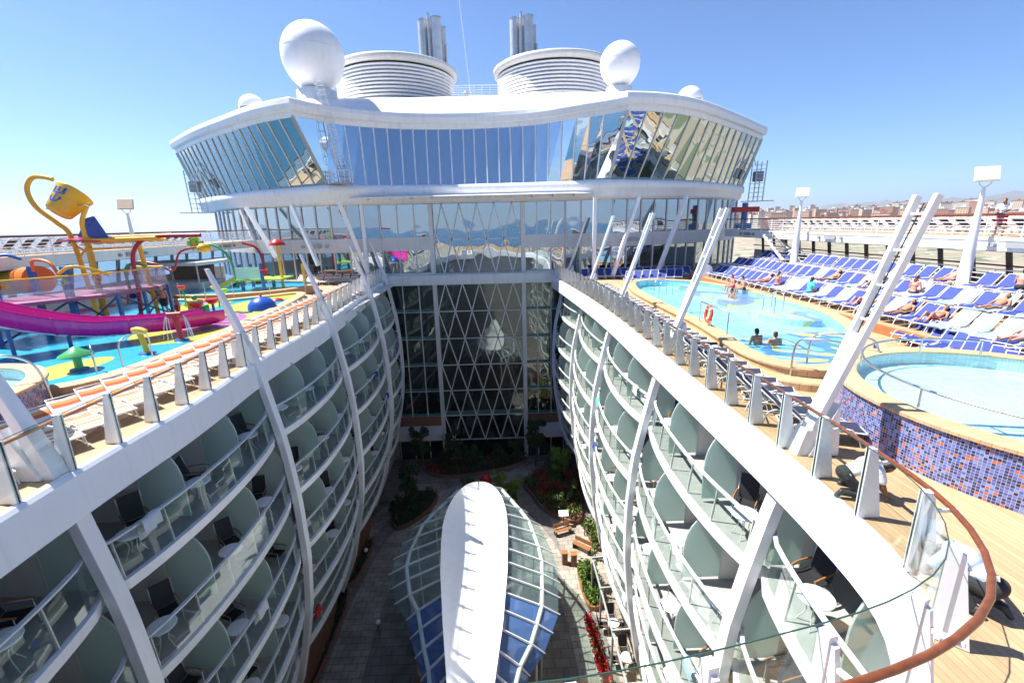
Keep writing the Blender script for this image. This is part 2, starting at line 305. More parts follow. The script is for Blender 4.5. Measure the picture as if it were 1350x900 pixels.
# ------------------------------------------------------------------ mesh builder
def V(*a): return Vector(a)
class MB:
    def __init__(s): s.v = []; s.f = []; s.sm = []; s.uv = {}
    def add(s, vs, fs, smooth=False, uvs=None):
        o = len(s.v); s.v += [tuple(p) for p in vs]
        for i, f in enumerate(fs):
            if uvs: s.uv[len(s.f)] = uvs[i]
            s.f.append([o+k for k in f]); s.sm.append(smooth)
        return s
    def box(s, x0, x1, y0, y1, z0, z1):
        vs = [(x, y, z) for z in (z0, z1) for y in (y0, y1) for x in (x0, x1)]
        return s.add(vs, [(0, 2, 3, 1), (4, 5, 7, 6), (0, 1, 5, 4), (2, 6, 7, 3), (0, 4, 6, 2), (1, 3, 7, 5)])
    def beam(s, p, q, w, h, upv=(0, 0, 1), w2=None, h2=None):
        p, q = Vector(p), Vector(q); d = (q-p).normalized(); u = Vector(upv)
        if abs(d.dot(u)) > .98: u = Vector((0, 1, 0))
        sd = d.cross(u).normalized(); u = sd.cross(d)
        w2 = w if w2 is None else w2; h2 = h if h2 is None else h2
        vs = [c+sd*a*ww/2+u*b*hh/2 for c, ww, hh in ((p, w, h), (q, w2, h2)) for a, b in ((-1, -1), (1, -1), (1, 1), (-1, 1))]
        return s.add(vs, [(3, 2, 1, 0), (4, 5, 6, 7), (0, 1, 5, 4), (1, 2, 6, 5), (2, 3, 7, 6), (3, 0, 4, 7)])
    def tube(s, pts, r, n=8, closed=False):
        pts = [Vector(p) for p in pts]; k = len(pts)
        rs = r if isinstance(r, (list, tuple)) else [r]*k
        ref = None; rings = []
        for i, p in enumerate(pts):
            a = pts[i-1] if (i or closed) else p; b = pts[(i+1) % k] if (i < k-1 or closed) else p
            d = (b-a).normalized()
            if ref is None:
                ref = d.orthogonal().normalized()
            ref = (ref-d*ref.dot(d)); ref = ref.normalized() if ref.length > 1e-6 else d.orthogonal().normalized()
            o = d.cross(ref)
            rings.append([p+(ref*math.cos(t)+o*math.sin(t))*rs[i] for t in (2*math.pi*j/n for j in range(n))])
        vs = [q for rg in rings for q in rg]; fs = []
        for i in range(k if closed else k-1):
            i2 = (i+1) % k
            for j in range(n): fs.append((i*n+j, i*n+(j+1) % n, i2*n+(j+1) % n, i2*n+j))
        s.add(vs, fs, True)
        if not closed:
            s.add(rings[0], [tuple(range(n))[::-1]]); s.add(rings[-1], [tuple(range(n))])
        return s
    def lathe(s, prof, n=24, c=(0, 0, 0), smooth=True, sx=1, sy=1):
        c = Vector(c); vs = []; fs = []
        for r, z in prof:
            for j in range(n):
                t = 2*math.pi*j/n; vs.append((c.x+r*math.cos(t)*sx, c.y+r*math.sin(t)*sy, c.z+z))
        for i in range(len(prof)-1):
            for j in range(n): fs.append((i*n+j, i*n+(j+1) % n, (i+1)*n+(j+1) % n, (i+1)*n+j))
        s.add(vs, fs, smooth)
        for i, rev in ((0, True), (len(prof)-1, False)):
            if prof[i][0] > 1e-4:
                rg = vs[i*n:(i+1)*n]; s.add(rg[::-1] if rev else rg, [tuple(range(n))])
        return s
    def grid(s, rows, smooth=True, flip=False, closed=False, uvs=None):
        n = len(rows[0]); vs = [p for r in rows for p in r]; fs = []; uu = []
        for i in range(len(rows)-1):
            for j in range(n if closed else n-1):
                j2 = (j+1) % n; f = (i*n+j, i*n+j2, (i+1)*n+j2, (i+1)*n+j)
                u = None
                if uvs: u = [uvs[i][j], uvs[i][j+1 if closed else j2], uvs[i+1][j+1 if closed else j2], uvs[i+1][j]]
                if flip: f = f[::-1]; u = u[::-1] if u else None
                fs.append(f); uu.append(u)
        return s.add(vs, fs, smooth, uu if uvs else None)
    def slab(s, rows, th, smooth=False):
        """closed sheet of thickness th (offset in z or vector)"""
        t = Vector((0, 0, -th)) if not isinstance(th, (tuple, Vector)) else Vector(th)
        rows = [[Vector(p) for p in r] for r in rows]
        low = [[p+t for p in r] for r in rows]
        s.grid(rows, smooth); s.grid(low, smooth, True)
        bd = lambda a: a[0]+[r[-1] for r in a[1:-1]]+a[-1][::-1]+[r[0] for r in a[1:-1]][::-1]
        A, B = bd(rows), bd(low)
        s.grid([A+[A[0]], B+[B[0]]], False, True)
        return s
    def prism(s, poly, z0, z1, top=True, bot=True):
        n = len(poly); vs = [(p[0], p[1], z0) for p in poly]+[(p[0], p[1], z1) for p in poly]
        fs = [(i, (i+1) % n, n+(i+1) % n, n+i) for i in range(n)]
        if top: fs.append(tuple(range(n, 2*n)))
        if bot: fs.append(tuple(range(n))[::-1])
        return s.add(vs, fs)
    def build(s, name, m, parent=None, loc=None, bevel=0):
        me = bpy.data.meshes.new(name); me.from_pydata(s.v, [], s.f); me.update()
        me.polygons.foreach_set('use_smooth', s.sm)
        if s.uv:
            ul = me.uv_layers.new(name='UVMap')
            for i, p in enumerate(me.polygons):
                u = s.uv.get(i)
                if u:
                    for k, li in enumerate(p.loop_indices): ul.data[li].uv = u[k]
        me.materials.append(m)
        o = bpy.data.objects.new(name, me); COL.objects.link(o)
        if parent: o.parent = parent
        if loc: o.location = loc
        if bevel:
            b = o.modifiers.new('bevel', 'BEVEL'); b.width = bevel; b.segments = 2; b.limit_method = 'ANGLE'
        return o
def tag(o, label, cat, group=None, kind=None):
    if label: o['label'] = label
    if cat: o['category'] = cat
    if group: o['group'] = group
    if kind: o['kind'] = kind
    return o
def thing(name, label, cat, loc=(0, 0, 0), rz=0, group=None):
    o = bpy.data.objects.new(name, None); COL.objects.link(o); o.location = loc; o.rotation_euler = (0, 0, rz)
    o.empty_display_size = .1
    return tag(o, label, cat, group)
CH = {}
def kids(o):
    if o.name not in CH: CH[o.name] = [c for c in bpy.data.objects if c.parent == o]
    return CH[o.name]
def copy_thing(o, loc, rz, label, group=None, parent=None):
    c = o.copy(); COL.objects.link(c); c.location = loc; c.rotation_euler = (0, 0, rz); c['label'] = label
    if group: c['group'] = group
    def rec(src, dst):
        for k in kids(src):
            d = k.copy(); COL.objects.link(d); d.parent = dst; rec(k, d)
    rec(o, c)
    return c
class Placer:
    """first use moves the prototype itself, later uses copy it"""
    def __init__(s, proto): s.p = proto; s.used = False
    def __call__(s, loc, rz, label, group=None):
        if s.used: return copy_thing(s.p, loc, rz, label, group)
        kids(s.p); [kids(k) for k in kids(s.p)]
        s.used = True; o = s.p; o.location = loc; o.rotation_euler = (0, 0, rz); o['label'] = label
        if group: o['group'] = group
        return o
def struct(mb, name, m): return tag(mb.build(name, m), None, None, kind='structure')
def catmull(pts, step):
    P = [Vector(p) for p in pts]; P = [P[0]*2-P[1]]+P+[P[-1]*2-P[-2]]; fine = []
    for i in range(1, len(P)-2):
        for k in range(20):
            t = k/20; a, b, c, d = P[i-1:i+3]
            fine.append(.5*((2*b)+(c-a)*t+(2*a-5*b+4*c-d)*t*t+(3*b-a-3*c+d)*t**3))
    fine.append(P[-2]); L = [0]
    for a, b in zip(fine, fine[1:]): L.append(L[-1]+(b-a).length)
    n = max(1, round(L[-1]/step)); out = []; j = 0
    for k in range(n+1):
        d = L[-1]*k/n
        while j < len(L)-2 and L[j+1] < d: j += 1
        t = (d-L[j])/max(1e-9, L[j+1]-L[j]); out.append(fine[j].lerp(fine[j+1], t))
    return out
def tangents(P):
    return [((P[min(i+1, len(P)-1)]-P[max(i-1, 0)]).normalized()) for i in range(len(P))]
def lin(pts, t):
    """piecewise linear lookup x(t) in [(t, x)]"""
    pts = sorted(pts)
    if t <= pts[0][0]: return pts[0][1]
    for (a, x), (b, y) in zip(pts, pts[1:]):
        if t <= b: return x+(y-x)*(t-a)/(b-a)
    return pts[-1][1]
ORD = ['first', 'second', 'third', 'fourth', 'fifth', 'sixth', 'seventh', 'eighth', 'ninth', 'tenth', 'eleventh', 'twelfth', 'thirteenth', 'fourteenth', 'fifteenth', 'sixteenth', 'seventeenth', 'eighteenth', 'nineteenth', 'twentieth']
def ordw(n):
    if n < 20: return ORD[n]
    tens = ['twenty', 'thirty', 'forty'][(n+1)//10-2]
    return {19: 'twentieth', 29: 'thirtieth', 39: 'fortieth'}.get(n, tens+'-'+ORD[(n+1) % 10-1] if (n+1) % 10 else 'thirtieth')
def ordw(n):
    m = n+1
    if m == 100: return 'hundredth'
    if m <= 20: return ORD[m-1]
    if m % 10 == 0: return ['thirtieth', 'fortieth', 'fiftieth', 'sixtieth', 'seventieth', 'eightieth', 'ninetieth'][m//10-3]
    return ['twenty', 'thirty', 'forty', 'fifty', 'sixty', 'seventy', 'eighty', 'ninety'][m//10-2]+'-'+ORD[m % 10-1]
# ================================================================== SETTING
SEA = -44
sea_m = mat('sea_water', (.02, .09, .16), .25, var=.15, scale=.01, bump=.6, bscale=.15)
m = MB(); m.prism([(30000*math.cos(2*math.pi*i/96), 30000*math.sin(2*math.pi*i/96)) for i in range(96)], SEA-2, SEA)
struct(m, 'sea', sea_m)
land_m = blobs('port_ground', (.30, .24, .17), [(.45, (.36, .31, .24)), (.55, (.13, .15, .08)), (.62, (.33, .27, .2))], .012, 4, rough=.9)
m = MB(); m.prism([(75, -400), (29000, -6000), (26000, 12000), (14000, 24500), (3000, 6000), (1500, 3600), (700, 2500), (330, 1500), (110, 420)], SEA, SEA+3)
struct(m, 'land', land_m)
hill_m = mat('hill_scrub', (.16, .15, .11), .95, var=.3, scale=.002)
rnd = random.Random(3)
m = MB(); rows = []
for i in range(9):
    row = []
    for j in range(61):
        a = R(28+j*.9); d = 15500+i*900
        env = math.sin(math.pi*i/8)
        hgt = 120+520*math.exp(-((j-24)/9)**2)+330*math.exp(-((j-10)/6)**2)+560*math.exp(-((j-44)/10)**2)
        hgt *= .85+.1*math.sin(j*1.3+i)+.07*math.sin(j*2.9+i*2)
        row.append((d*math.sin(a), d*math.cos(a), SEA+3.5+max(0, env)*hgt))
    rows.append(row)
m.grid(rows, True); struct(m, 'hills', hill_m)

# ---- apartment blocks of the city across the harbour
def window_wall(name, col):
    m_, t, b = new_mat(name); L = t.links; tc = N(t, 'ShaderNodeTexCoord')
    br = N(t, 'ShaderNodeTexBrick'); br.offset = 0
    sp = N(t, 'ShaderNodeSeparateXYZ'); L.new(tc.outputs['Object'], sp.inputs[0])
    ad = N(t, 'ShaderNodeMath', operation='ADD'); L.new(sp.outputs[0], ad.inputs[0]); L.new(sp.outputs[1], ad.inputs[1])
    cb = N(t, 'ShaderNodeCombineXYZ'); L.new(ad.outputs[0], cb.inputs[0]); L.new(sp.outputs[2], cb.inputs[1]); L.new(cb.outputs[0], br.inputs[0])
    br.inputs['Color1'].default_value = (.08, .08, .09, 1); br.inputs['Color2'].default_value = (.16, .14, .12, 1)
    br.inputs['Mortar'].default_value = (*col, 1); br.inputs['Scale'].default_value = 1; br.inputs['Mortar Size'].default_value = 1.1
    br.inputs['Mortar Smooth'].default_value = 0; br.inputs['Brick Width'].default_value = 4.5; br.inputs['Row Height'].default_value = 3.4
    L.new(br.outputs[0], b.inputs['Base Color']); b.inputs['Roughness'].default_value = .85
    return m_
walls = [window_wall('city_wall', c) for c in ((.50, .33, .24), (.60, .50, .40), (.48, .26, .19), (.62, .58, .52), (.55, .40, .28))]
wname = ['salmon', 'sand coloured', 'brick red', 'pale grey', 'ochre']
roofm = mat('roof_tiles', (.34, .14, .09), .9, var=.2, scale=.1)
def cityz(d): return SEA+3.2+max(0, d-1250)*.034
m = MB(); rows = []
for d in (1250, 1600, 2000, 2400, 3000):
    rows.append([(d*math.sin(R(23+j*1.6)), d*math.cos(R(23+j*1.6)), cityz(d)) for j in range(21)])
m.slab(rows, 12); struct(m, 'city_slope', land_m)
for k in range(130):
    t = (k+.5)/130; a = R(26+t*25.5+rnd.uniform(-.15, .15)); d = rnd.choice((1500, 1800, 2150, 2600))*rnd.uniform(.95, 1.08)
    x, y = d*math.sin(a), d*math.cos(a); H_ = rnd.uniform(20, 40)+(d-1500)*.012; H_ = rnd.uniform(30, 52); W_ = rnd.uniform(18, 40); D_ = rnd.uniform(14, 24)
    ci = rnd.randrange(5); fl = int(H_/3.4)
    o = thing('apartment_block', '%s apartment block%s, %s from the left on the skyline' % (wname[ci], (' with tiled roof' if ci % 2 else ''), ('hundred and '+ordw(k-100)) if k > 99 else ordw(k)), 'building', (x, y, cityz(d)-.5), -a+rnd.uniform(-.4, .4), 'apartment blocks on the skyline across the harbour')
    MB().box(-W_/2, W_/2, -D_/2, D_/2, 0, H_).build('wall', walls[ci], o)
    q = MB().box(-W_/2-.6, W_/2+.6, -D_/2-.6, D_/2+.6, H_, H_+1.2); q.box(-W_*.1, W_*.15, -3, 3, H_+1.2, H_+5)
    q.build('roof', roofm if ci % 2 else M['offwhite'], o)

# ---- air between here and the hills
hz = MB().box(-30200, 30200, -30200, 30200, SEA-3.2, 900).build('haze', bpy.data.materials.new('haze_air')); tag(hz, None, None, kind='stuff')
hm = hz.data.materials[0]; hm.use_nodes = True; t_ = hm.node_tree; t_.nodes.remove(t_.nodes['Principled BSDF'])
pv = t_.nodes.new('ShaderNodeVolumePrincipled'); pv.inputs['Color'].default_value = (.80, .88, 1, 1); pv.inputs['Density'].default_value = 5.5e-5; pv.inputs['Anisotropy'].default_value = .3
t_.links.new(pv.outputs[0], t_.nodes['Material Output'].inputs['Volume'])
# ---- outline of the atrium opening at deck level (left far end -> near end -> right far end)
EDGE = catmull([(-11.4, 44.2), (-10.85, 35.5), (-10.05, 25), (-9.95, 18), (-9.6, 13), (-9.6, 9), (-9.3, 5.6), (-8, 3.7), (-4, 2.95), (0, 2.95), (2.6, 3.35), (4.2, 3.8), (5.2, 4.45), (5.85, 5.5), (6.1, 7), (6.2, 10), (6.2, 17.5), (6.2, 24), (6.0, 30), (5.55, 37), (5.0, 44.2)], .42)
EDGE = [p.to_3d() for p in EDGE]
TG = tangents(EDGE)
NRM = [Vector((t.y, -t.x, 0)) * -1 for t in TG]       # into the opening
def off(i, d, z): p = EDGE[i]+NRM[i]*d; return Vector((p.x, p.y, z))
# check the normals point inward
if NRM[len(EDGE)//6].x < 0: NRM = [-n for n in NRM]
kA = min(range(len(EDGE)), key=lambda i: (EDGE[i]-Vector((-9.3, 5.6, 0))).length)
kB = min(range(len(EDGE)), key=lambda i: (EDGE[i]-Vector((6.1, 7, 0))).length)
def strip(idx, xfar):
    rows = []
    for i in idx:
        e = EDGE[i]; rows.append([(e.x+(xfar-e.x)*k/6, e.y, 0) for k in range(7)])
    return rows
md = MB()
L_idx = list(range(0, kA+1)); R_idx = list(range(kB, len(EDGE)))
def deck_rows(side):
    idx = L_idx[::-1] if side < 0 else R_idx
    xf = -27.5 if side < 0 else 27.5
    e0 = EDGE[idx[0]]; r = [[(e0.x+(xf-e0.x)*k/6, -22, 0) for k in range(7)]]
    r += strip(idx, xf); e1 = EDGE[idx[-1]]
    r.append([(e1.x+(xf-e1.x)*k/6, 62, 0) for k in range(7)]); return r
a_ = deck_rows(-1); b_ = deck_rows(1)
md.grid(a_, False, False); md.grid(b_, False, True)
front = [[(EDGE[i].x, EDGE[i].y, 0), (EDGE[i].x, -22, 0)] for i in range(kA, kB+1)]
md.grid(front, False)
struct(md, 'pool_deck', M['deck'])
# under-deck of the opening and the hull around it
hb = MB()
hb.box(-25, -12.2, 2.4, 45.2, -20, -.32); hb.box(8.1, 25, 2.4, 45.2, -20, -.32)
hb.box(-25, 25, -22, 2.4, -20, -.02+-.3); hb.box(-25, 25, 45.6, 100, -20, -.32)
hb.box(-24, 24, -24, 110, SEA-1, -20.1)
tag(hb.build('ship_hull', M['hull']), 'white steel hull carrying the decks around the sunken garden', 'hull')
# smooth white band round the opening
bd = MB(); rows = []
prof = [(-.06, .012), (.10, .03), (.17, -.05), (.20, -.5), (.22, -.98), (.12, -1.04), (-.10, -1.04), (-.10, -.3), (-1.2, -.3)]
for i in range(len(EDGE)):
    rows.append([off(i, d, z) for d, z in prof])
bd.grid(rows, False)
ob = bd.build('edge_band', M['band']); tag(ob, 'broad smooth white band curving round the edge of the open deck above the cabins', 'fascia')

# ================================================================== GLASS RAILING
def post_mb(p, t, n):
    q = MB()
    # gusset: wide foot on the deck side tapering to the top
    for s_ in (-1, 1):
        a = p+t*(s_*.03); vs = [a+n*.07+V(0, 0, .0), a-n*.27, a-n*.26+V(0, 0, .05), a-n*.05+V(0, 0, 1.22), a+n*.04+V(0, 0, 1.26)]
        q.add(vs, [(0, 1, 2, 3, 4)])
    a, b = p-t*.03, p+t*.03
    pr = [(.07, 0), (-.27, 0), (-.26, .05), (-.05, 1.22), (.04, 1.26)]
    for k in range(5):
        (d0, z0), (d1, z1) = pr[k], pr[(k+1) % 5]
        q.add([a+n*d0+V(0, 0, z0), a+n*d1+V(0, 0, z1), b+n*d1+V(0, 0, z1), b+n*d0+V(0, 0, z0)], [(0, 1, 2, 3)])
    q.beam(p+n*.055, p+n*.055+V(0, 0, 1.31), .105, .12, n)
    q.beam(p-n*.0+V(0, 0, 1.0), p-n*.34+V(0, 0, 1.07), .035, .05)
    return q
def railing(i0, i1, label, group=None):
    o = thing('glass_railing', label, 'railing', (0, 0, 0))
    step = 3; ids = list(range(i0, i1+1, step))
    for i in ids:
        p = off(i, -.10, .012); pm = post_mb(p, TG[i], NRM[i]).build('post', M['white'], o)
        MB().beam(p+NRM[i]*.118, p+NRM[i]*.118+V(0, 0, 1.30), .03, .012, NRM[i]).build('rubber_strip', M['slot'], pm)
    for i in ids[:-1]:
        rr = [[off(k, .025, z) for k in range(i, min(i+step, i1)+1)] for z in (.08, 1.34)]
        gp_ = MB().slab(rr, NRM[i+1]*.012).build('glass_pane', M['clear'], o); MB().tube([p+V(0, 0, .004) for p in rr[1]], .008, 5).build('top_edge', M['edge'], gp_)
    pts = [off(i, -.37, 1.10) for i in range(i0, ids[-1]+1)]
    MB().tube(pts, .040, 12).build('handrail', M['rail'] if i1 > len(EDGE)//2 else M['railo'], o)
mid = min(range(len(EDGE)), key=lambda i: (EDGE[i]-Vector((-2, 2.95, 0))).length)
railing(2, mid-2, 'glass railing with slim white posts and an orange wood handrail along the water park side')
railing(mid, len(EDGE)-3, 'glass railing with white posts and a varnished wood handrail curving round the pool side')

# ================================================================== CABIN WALLS
RY = [.3, 9.1, 17.4, 25.7, 35.2, 43.6]
LP = [(3.7, -11.0), (1.8, -10.35), (0, -9.8), (-1.2, -9.6), (-3.5, -9.2), (-6, -9.0), (-9, -8.98), (-11.5, -9.2), (-13.5, -9.6), (-16, -10.2), (-18.5, -11.2)]
RP = [(5.9, 8.5), (3, 7.55), (.3, 6.6), (-1.3, 6.15), (-3.2, 5.75), (-4.8, 5.45), (-7, 5.3), (-9.4, 5.3), (-12, 5.55), (-15.5, 6.1), (-18.5, 7.1)]
SH = {-1: [0, .0, 0, -.05, -.35, -1.15], 1: [0, .0, 0, 0, .15, -.35]}
def ribx(side, k, z):
    P = LP if side < 0 else RP
    if side < 0 and k == 2: z = z
    return lin(P, z)+SH[side][k]
def edge_x(side, bay, t, z):
    a = ribx(side, bay, z)*(1-t)+ribx(side, bay+1, z)*t
    bow = .62*max(0, math.sin(math.pi*t))**.55
    return a-side*(-.30)*1 - side*bow if False else a+side*.28-side*bow
LV = [-3.1, -5.9, -8.7, -11.5, -14.3]
NW = ['top', 'second', 'third', 'fourth', 'lowest']
BW = ['nearest', 'second', 'third', 'fourth', 'farthest']
rail_w = mat('grey_rail_cap', (.55, .57, .58), .35, var=.04)
def partition(side, x0, x1, y, z, h, part, m_, round_=True):
    """fin wall between two balconies; the outer top corner is rounded"""
    pts = [(x0, 0), (x1, 0)]
    r = .9
    if round_:
        for k in range(8):
            a = math.pi/2*k/7; pts.append((x1-(1-math.cos(a))*abs(r)*(1 if x1 > x0 else -1), h-r*1.4+math.sin(a)*r*1.4))
    else: pts.append((x1, h))
    pts.append((x0, h))
    q = MB(); n = len(pts)
    vs = [(px, y-.025, z+pz) for px, pz in pts]+[(px, y+.025, z+pz) for px, pz in pts]
    q.add(vs, [tuple(range(n)), tuple(range(n, 2*n))[::-1]]+[(i, n+i, n+(i+1) % n, (i+1) % n) for i in range(n)])
    return q
for side, nm in ((-1, 'left'), (1, 'right')):
    o = thing('cabin_wall', ('shaded wall of curving cabin balconies and white ribs on the left of the sunken garden' if side < 0 else
              'sunlit wall of curving cabin balconies and white ribs on the right of the sunken garden'), 'balcony wall', (0, 0, 0))
    back = -12.1 if side < 0 else 8.0
    for bay in range(5):
        y0, y1 = RY[bay], RY[bay+1]
        n = 18; ts = [i/n for i in range(n+1)]
        if bay == 0:
            ts = [t for t in ts if y0+(y1-y0)*t > 2.6]
        for li, z in enumerate(LV):
            ed = [(edge_x(side, bay, t, z), y0+(y1-y0)*t) for t in ts]
            ed2 = [(edge_x(side, bay, t, z-.3), y0+(y1-y0)*t) for t in ts]
            q = MB(); rows = [[(back, y, z) for x, y in ed], [(x, y, z) for x, y in ed], [(x+side*.03, y, z-.30) for x, y in ed], [(x+side*.16, y, z-.31) for x, y in ed], [(x+side*.2, y, z-.2) for x, y in ed], [(back, y, z-.2) for x, y in ed]]
            q.grid(rows, False, side > 0); q.build('balcony_slab', M['white'], o)
            fl = MB(); fl.grid([[(back, y, z+.004) for x, y in ed], [(x+side*.14, y, z+.004) for x, y in ed]], False, side > 0); fl.build('balcony_floor', M['floor'], o)
            zt = z+1.05
            edt = [(edge_x(side, bay, t, z)*.5+edge_x(side, bay, t, zt)*.5+side*.07, y0+(y1-y0)*t) for t in ts]
            g = MB(); g.slab([[(x+side*.07, y, z+.05) for x, y in ed], [(x, y, zt-.02) for x, y in edt]], (side*.012, 0, 0)); g.build('glass_balustrade', M['green'], o)
            h = MB(); rows = []
            for dx, dz in ((0, 0), (0, .05), (.09, .06), (.10, 0), (0, 0)): rows.append([(x-side*.03+side*dx, y, zt+dz) for x, y in edt])
            h.grid(rows, False, side > 0); h.build('balcony_rail', rail_w, o)
            # stanchions
            sb = MB()
            for k in range(1, len(ed)-1, 3): sb.beam((ed[k][0]+side*.10, ed[k][1], z), (edt[k][0]+side*.04, edt[k][1], zt), .05, .03, (0, 1, 0))
            sb.build('stanchions', M['offwhite'], o)
            # back wall with dark sliding door
            top = (LV[li-1]-.2) if li else -.30
            bw = MB().box(min(back, back+side*.1), max(back, back+side*.1), max(y0, 2.5), y1, z, top); bw.build('cabin_front', M['cream'], o)
            dw = MB(); Wd = (y1-y0)/3
            for c in range(3):
                ya = y0+Wd*c
                if ya < 2.5: continue
                dw.box(*(sorted((back-side*.03, back-side*.005))), ya+.3, ya+1.75, z+.02, z+2.15)
                if rnd.random() < .55:
                    c0_ = ya+.3+rnd.choice((0, .75, .4)); MB().box(*(sorted((back-side*.045, back-side*.031))), c0_, c0_+rnd.uniform(.35, .7), z+.06, z+2.12).build('curtain', M['curtain'], o)
                # partition between the cabins: cream inner wall then frosted outer fin
                xe = edge_x(side, bay, (ya-y0)/(y1-y0) if c else 0.0, z)+side*(.30 if c else .1)
                xm = back+(xe-back)*.54
                partition(side, back, xm, ya, z, top-z, 0, 0, False).build('partition', M['cream'], o)
                fo = partition(side, xm, xe, ya, z+.12, min(2.3, top-z-.15), 0, 0, True).build('frosted_divider', M['frost'], o)
                MB().box(min(xm-.03, xm+.03), max(xm-.03, xm+.03), ya-.035, ya+.035, z, top).build('mullion', M['offwhite'], fo)
            dw.build('sliding_door', M['atrium'], o)
        # brown cladding below the balconies, leaning outward
        zb = LV[-1]-.3
        tsn = ts
        up_ = [(edge_x(side, bay, t, zb)+side*.15, y0+(y1-y0)*t) for t in tsn]
        bb = MB(); bb.grid([[(x, y, zb-.01) for x, y in up_], [(x+side*1.0, y, zb-1.9) for x, y in up_], [(x+side*1.5, y, -19.6) for x, y in up_]], True, side < 0)
        bb.build('base_cladding', M['brown'], o)
        # bottom of top cabins: soffit under the deck
        MB().box(min(back, back-side*2.0), max(back, back-side*2.0), max(y0, 2.6), y1, -.33, -.31).build('soffit', M['offwhite'], o)
    # white ribs
    for k in range(1, 6):
        P = LP if side < 0 else RP; q = MB(); Y = RY[k]
        wy = .37
        zs = [-18.5+i*(18.5+(.6 if side > 0 else 3.7))/26 for i in range(27)]
        rows = []
        for z in zs:
            x = ribx(side, k, z); dpt = .27 if z < 0 else .30*(1-max(0, z-.3)/3.6*.75) if side < 0 else .34
            wz = wy if (z < 0 or side > 0) else wy*(1-max(0, z)/3.7*.45)
            rows.append([(x-side*dpt*.5, Y-wz/2, z), (x-side*dpt*.5, Y+wz/2, z), (x+side*dpt*.5, Y+wz/2, z), (x+side*dpt*.5, Y-wz/2, z)])
        q.grid(rows, False, side < 0, closed=True); q.add(rows[-1], [(0, 1, 2, 3)] if side < 0 else [(3, 2, 1, 0)])
        if side > 0:      # the fin opens into two beams with rungs
            for sy in (-1, 1):
                pts = [(lin(P, z)+SH[side][k], Y+sy*(.12+.12*(z-.6)/5.3), z) for z in (.5, 1.8, 3.2, 4.4, 5.45)]
                for a, b in zip(pts, pts[1:]): q.beam(a, b, .10, .15, (1, 0, .4))
            for z in (1.6, 2.3, 3.0, 3.7, 4.4, 5.1):
                x = lin(P, z)+SH[side][k]; q.beam((x, Y-.2, z), (x, Y+.2, z), .05, .05)
            # web plate low down
            q.beam((lin(P, .4)+SH[side][k], Y, .4), (lin(P, 2.7)+SH[side][k], Y, 2.7), .36, .12, (1, 0, .4), .30, .10)
        rb = q.build('rib', M['white'], o, bevel=.012)
        pl = MB(); x = ribx(side, k, .0)
        pl.add([(x+side*.1, Y-.25, .02), (x+side*.75, Y-.25, .02), (x+side*.62, Y-.25, 1.2), (x+side*.1, Y+.25, .02), (x+side*.75, Y+.25, .02), (x+side*.62, Y+.25, 1.2)],
               [(0, 1, 2), (5, 4, 3), (0, 3, 4, 1), (1, 4, 5, 2), (2, 5, 3, 0)])
        pl.build('foot_plate', M['white'], rb)

# ================================================================== SUPERSTRUCTURE
ss = thing('bridge_superstructure', 'white rounded superstructure with winged glass lounge across the far end of the deck', 'superstructure', (0, 45, 0))
ss.location = (0, 0, 0)
Lw = catmull([(-32, 54), (-27.5, 49.6), (-21.5, 45.8), (-15, 43.9), (-11.4, 45.0)], 1.5)
Rw = catmull([(6.2, 45.0), (9.9, 43.9), (14, 44.8), (18.2, 46.6), (23.5, 50), (27, 53.5)], 1.5)
for rows_, nm in ((Lw, 'l'), (Rw, 'r')):
    for z0, z1 in ((0.1, 2.75), (4.0, 7.0)):
        for a, b in zip(rows_, rows_[1:]):
            MB().add([(a.x, a.y, z0), (b.x, b.y, z0), (b.x, b.y, z1), (a.x, a.y, z1)], [(0, 1, 2, 3)]).build('window_pane', M['mirrorb'], ss)
        for a in rows_: MB().beam((a.x, a.y-.05, z0), (a.x, a.y-.05, z1), .12, .14).build('window_frame', M['offwhite'], ss)
    bb = MB()
    rr = [(a.x, a.y-.25) for a in rows_]
    bb.grid([[(x, y, 2.75) for x, y in rr], [(x, y, 4.0) for x, y in rr]], False)
    bb.grid([[(x, y, 4.0) for x, y in rr], [(x, y+.4, 4.0) for x, y in rr]], False)
    bb.grid([[(x, y+.6, 2.75) for x, y in rr], [(x, y, 2.75) for x, y in rr]], False)
    bb.build('floor_band', M['offwhite'], ss)
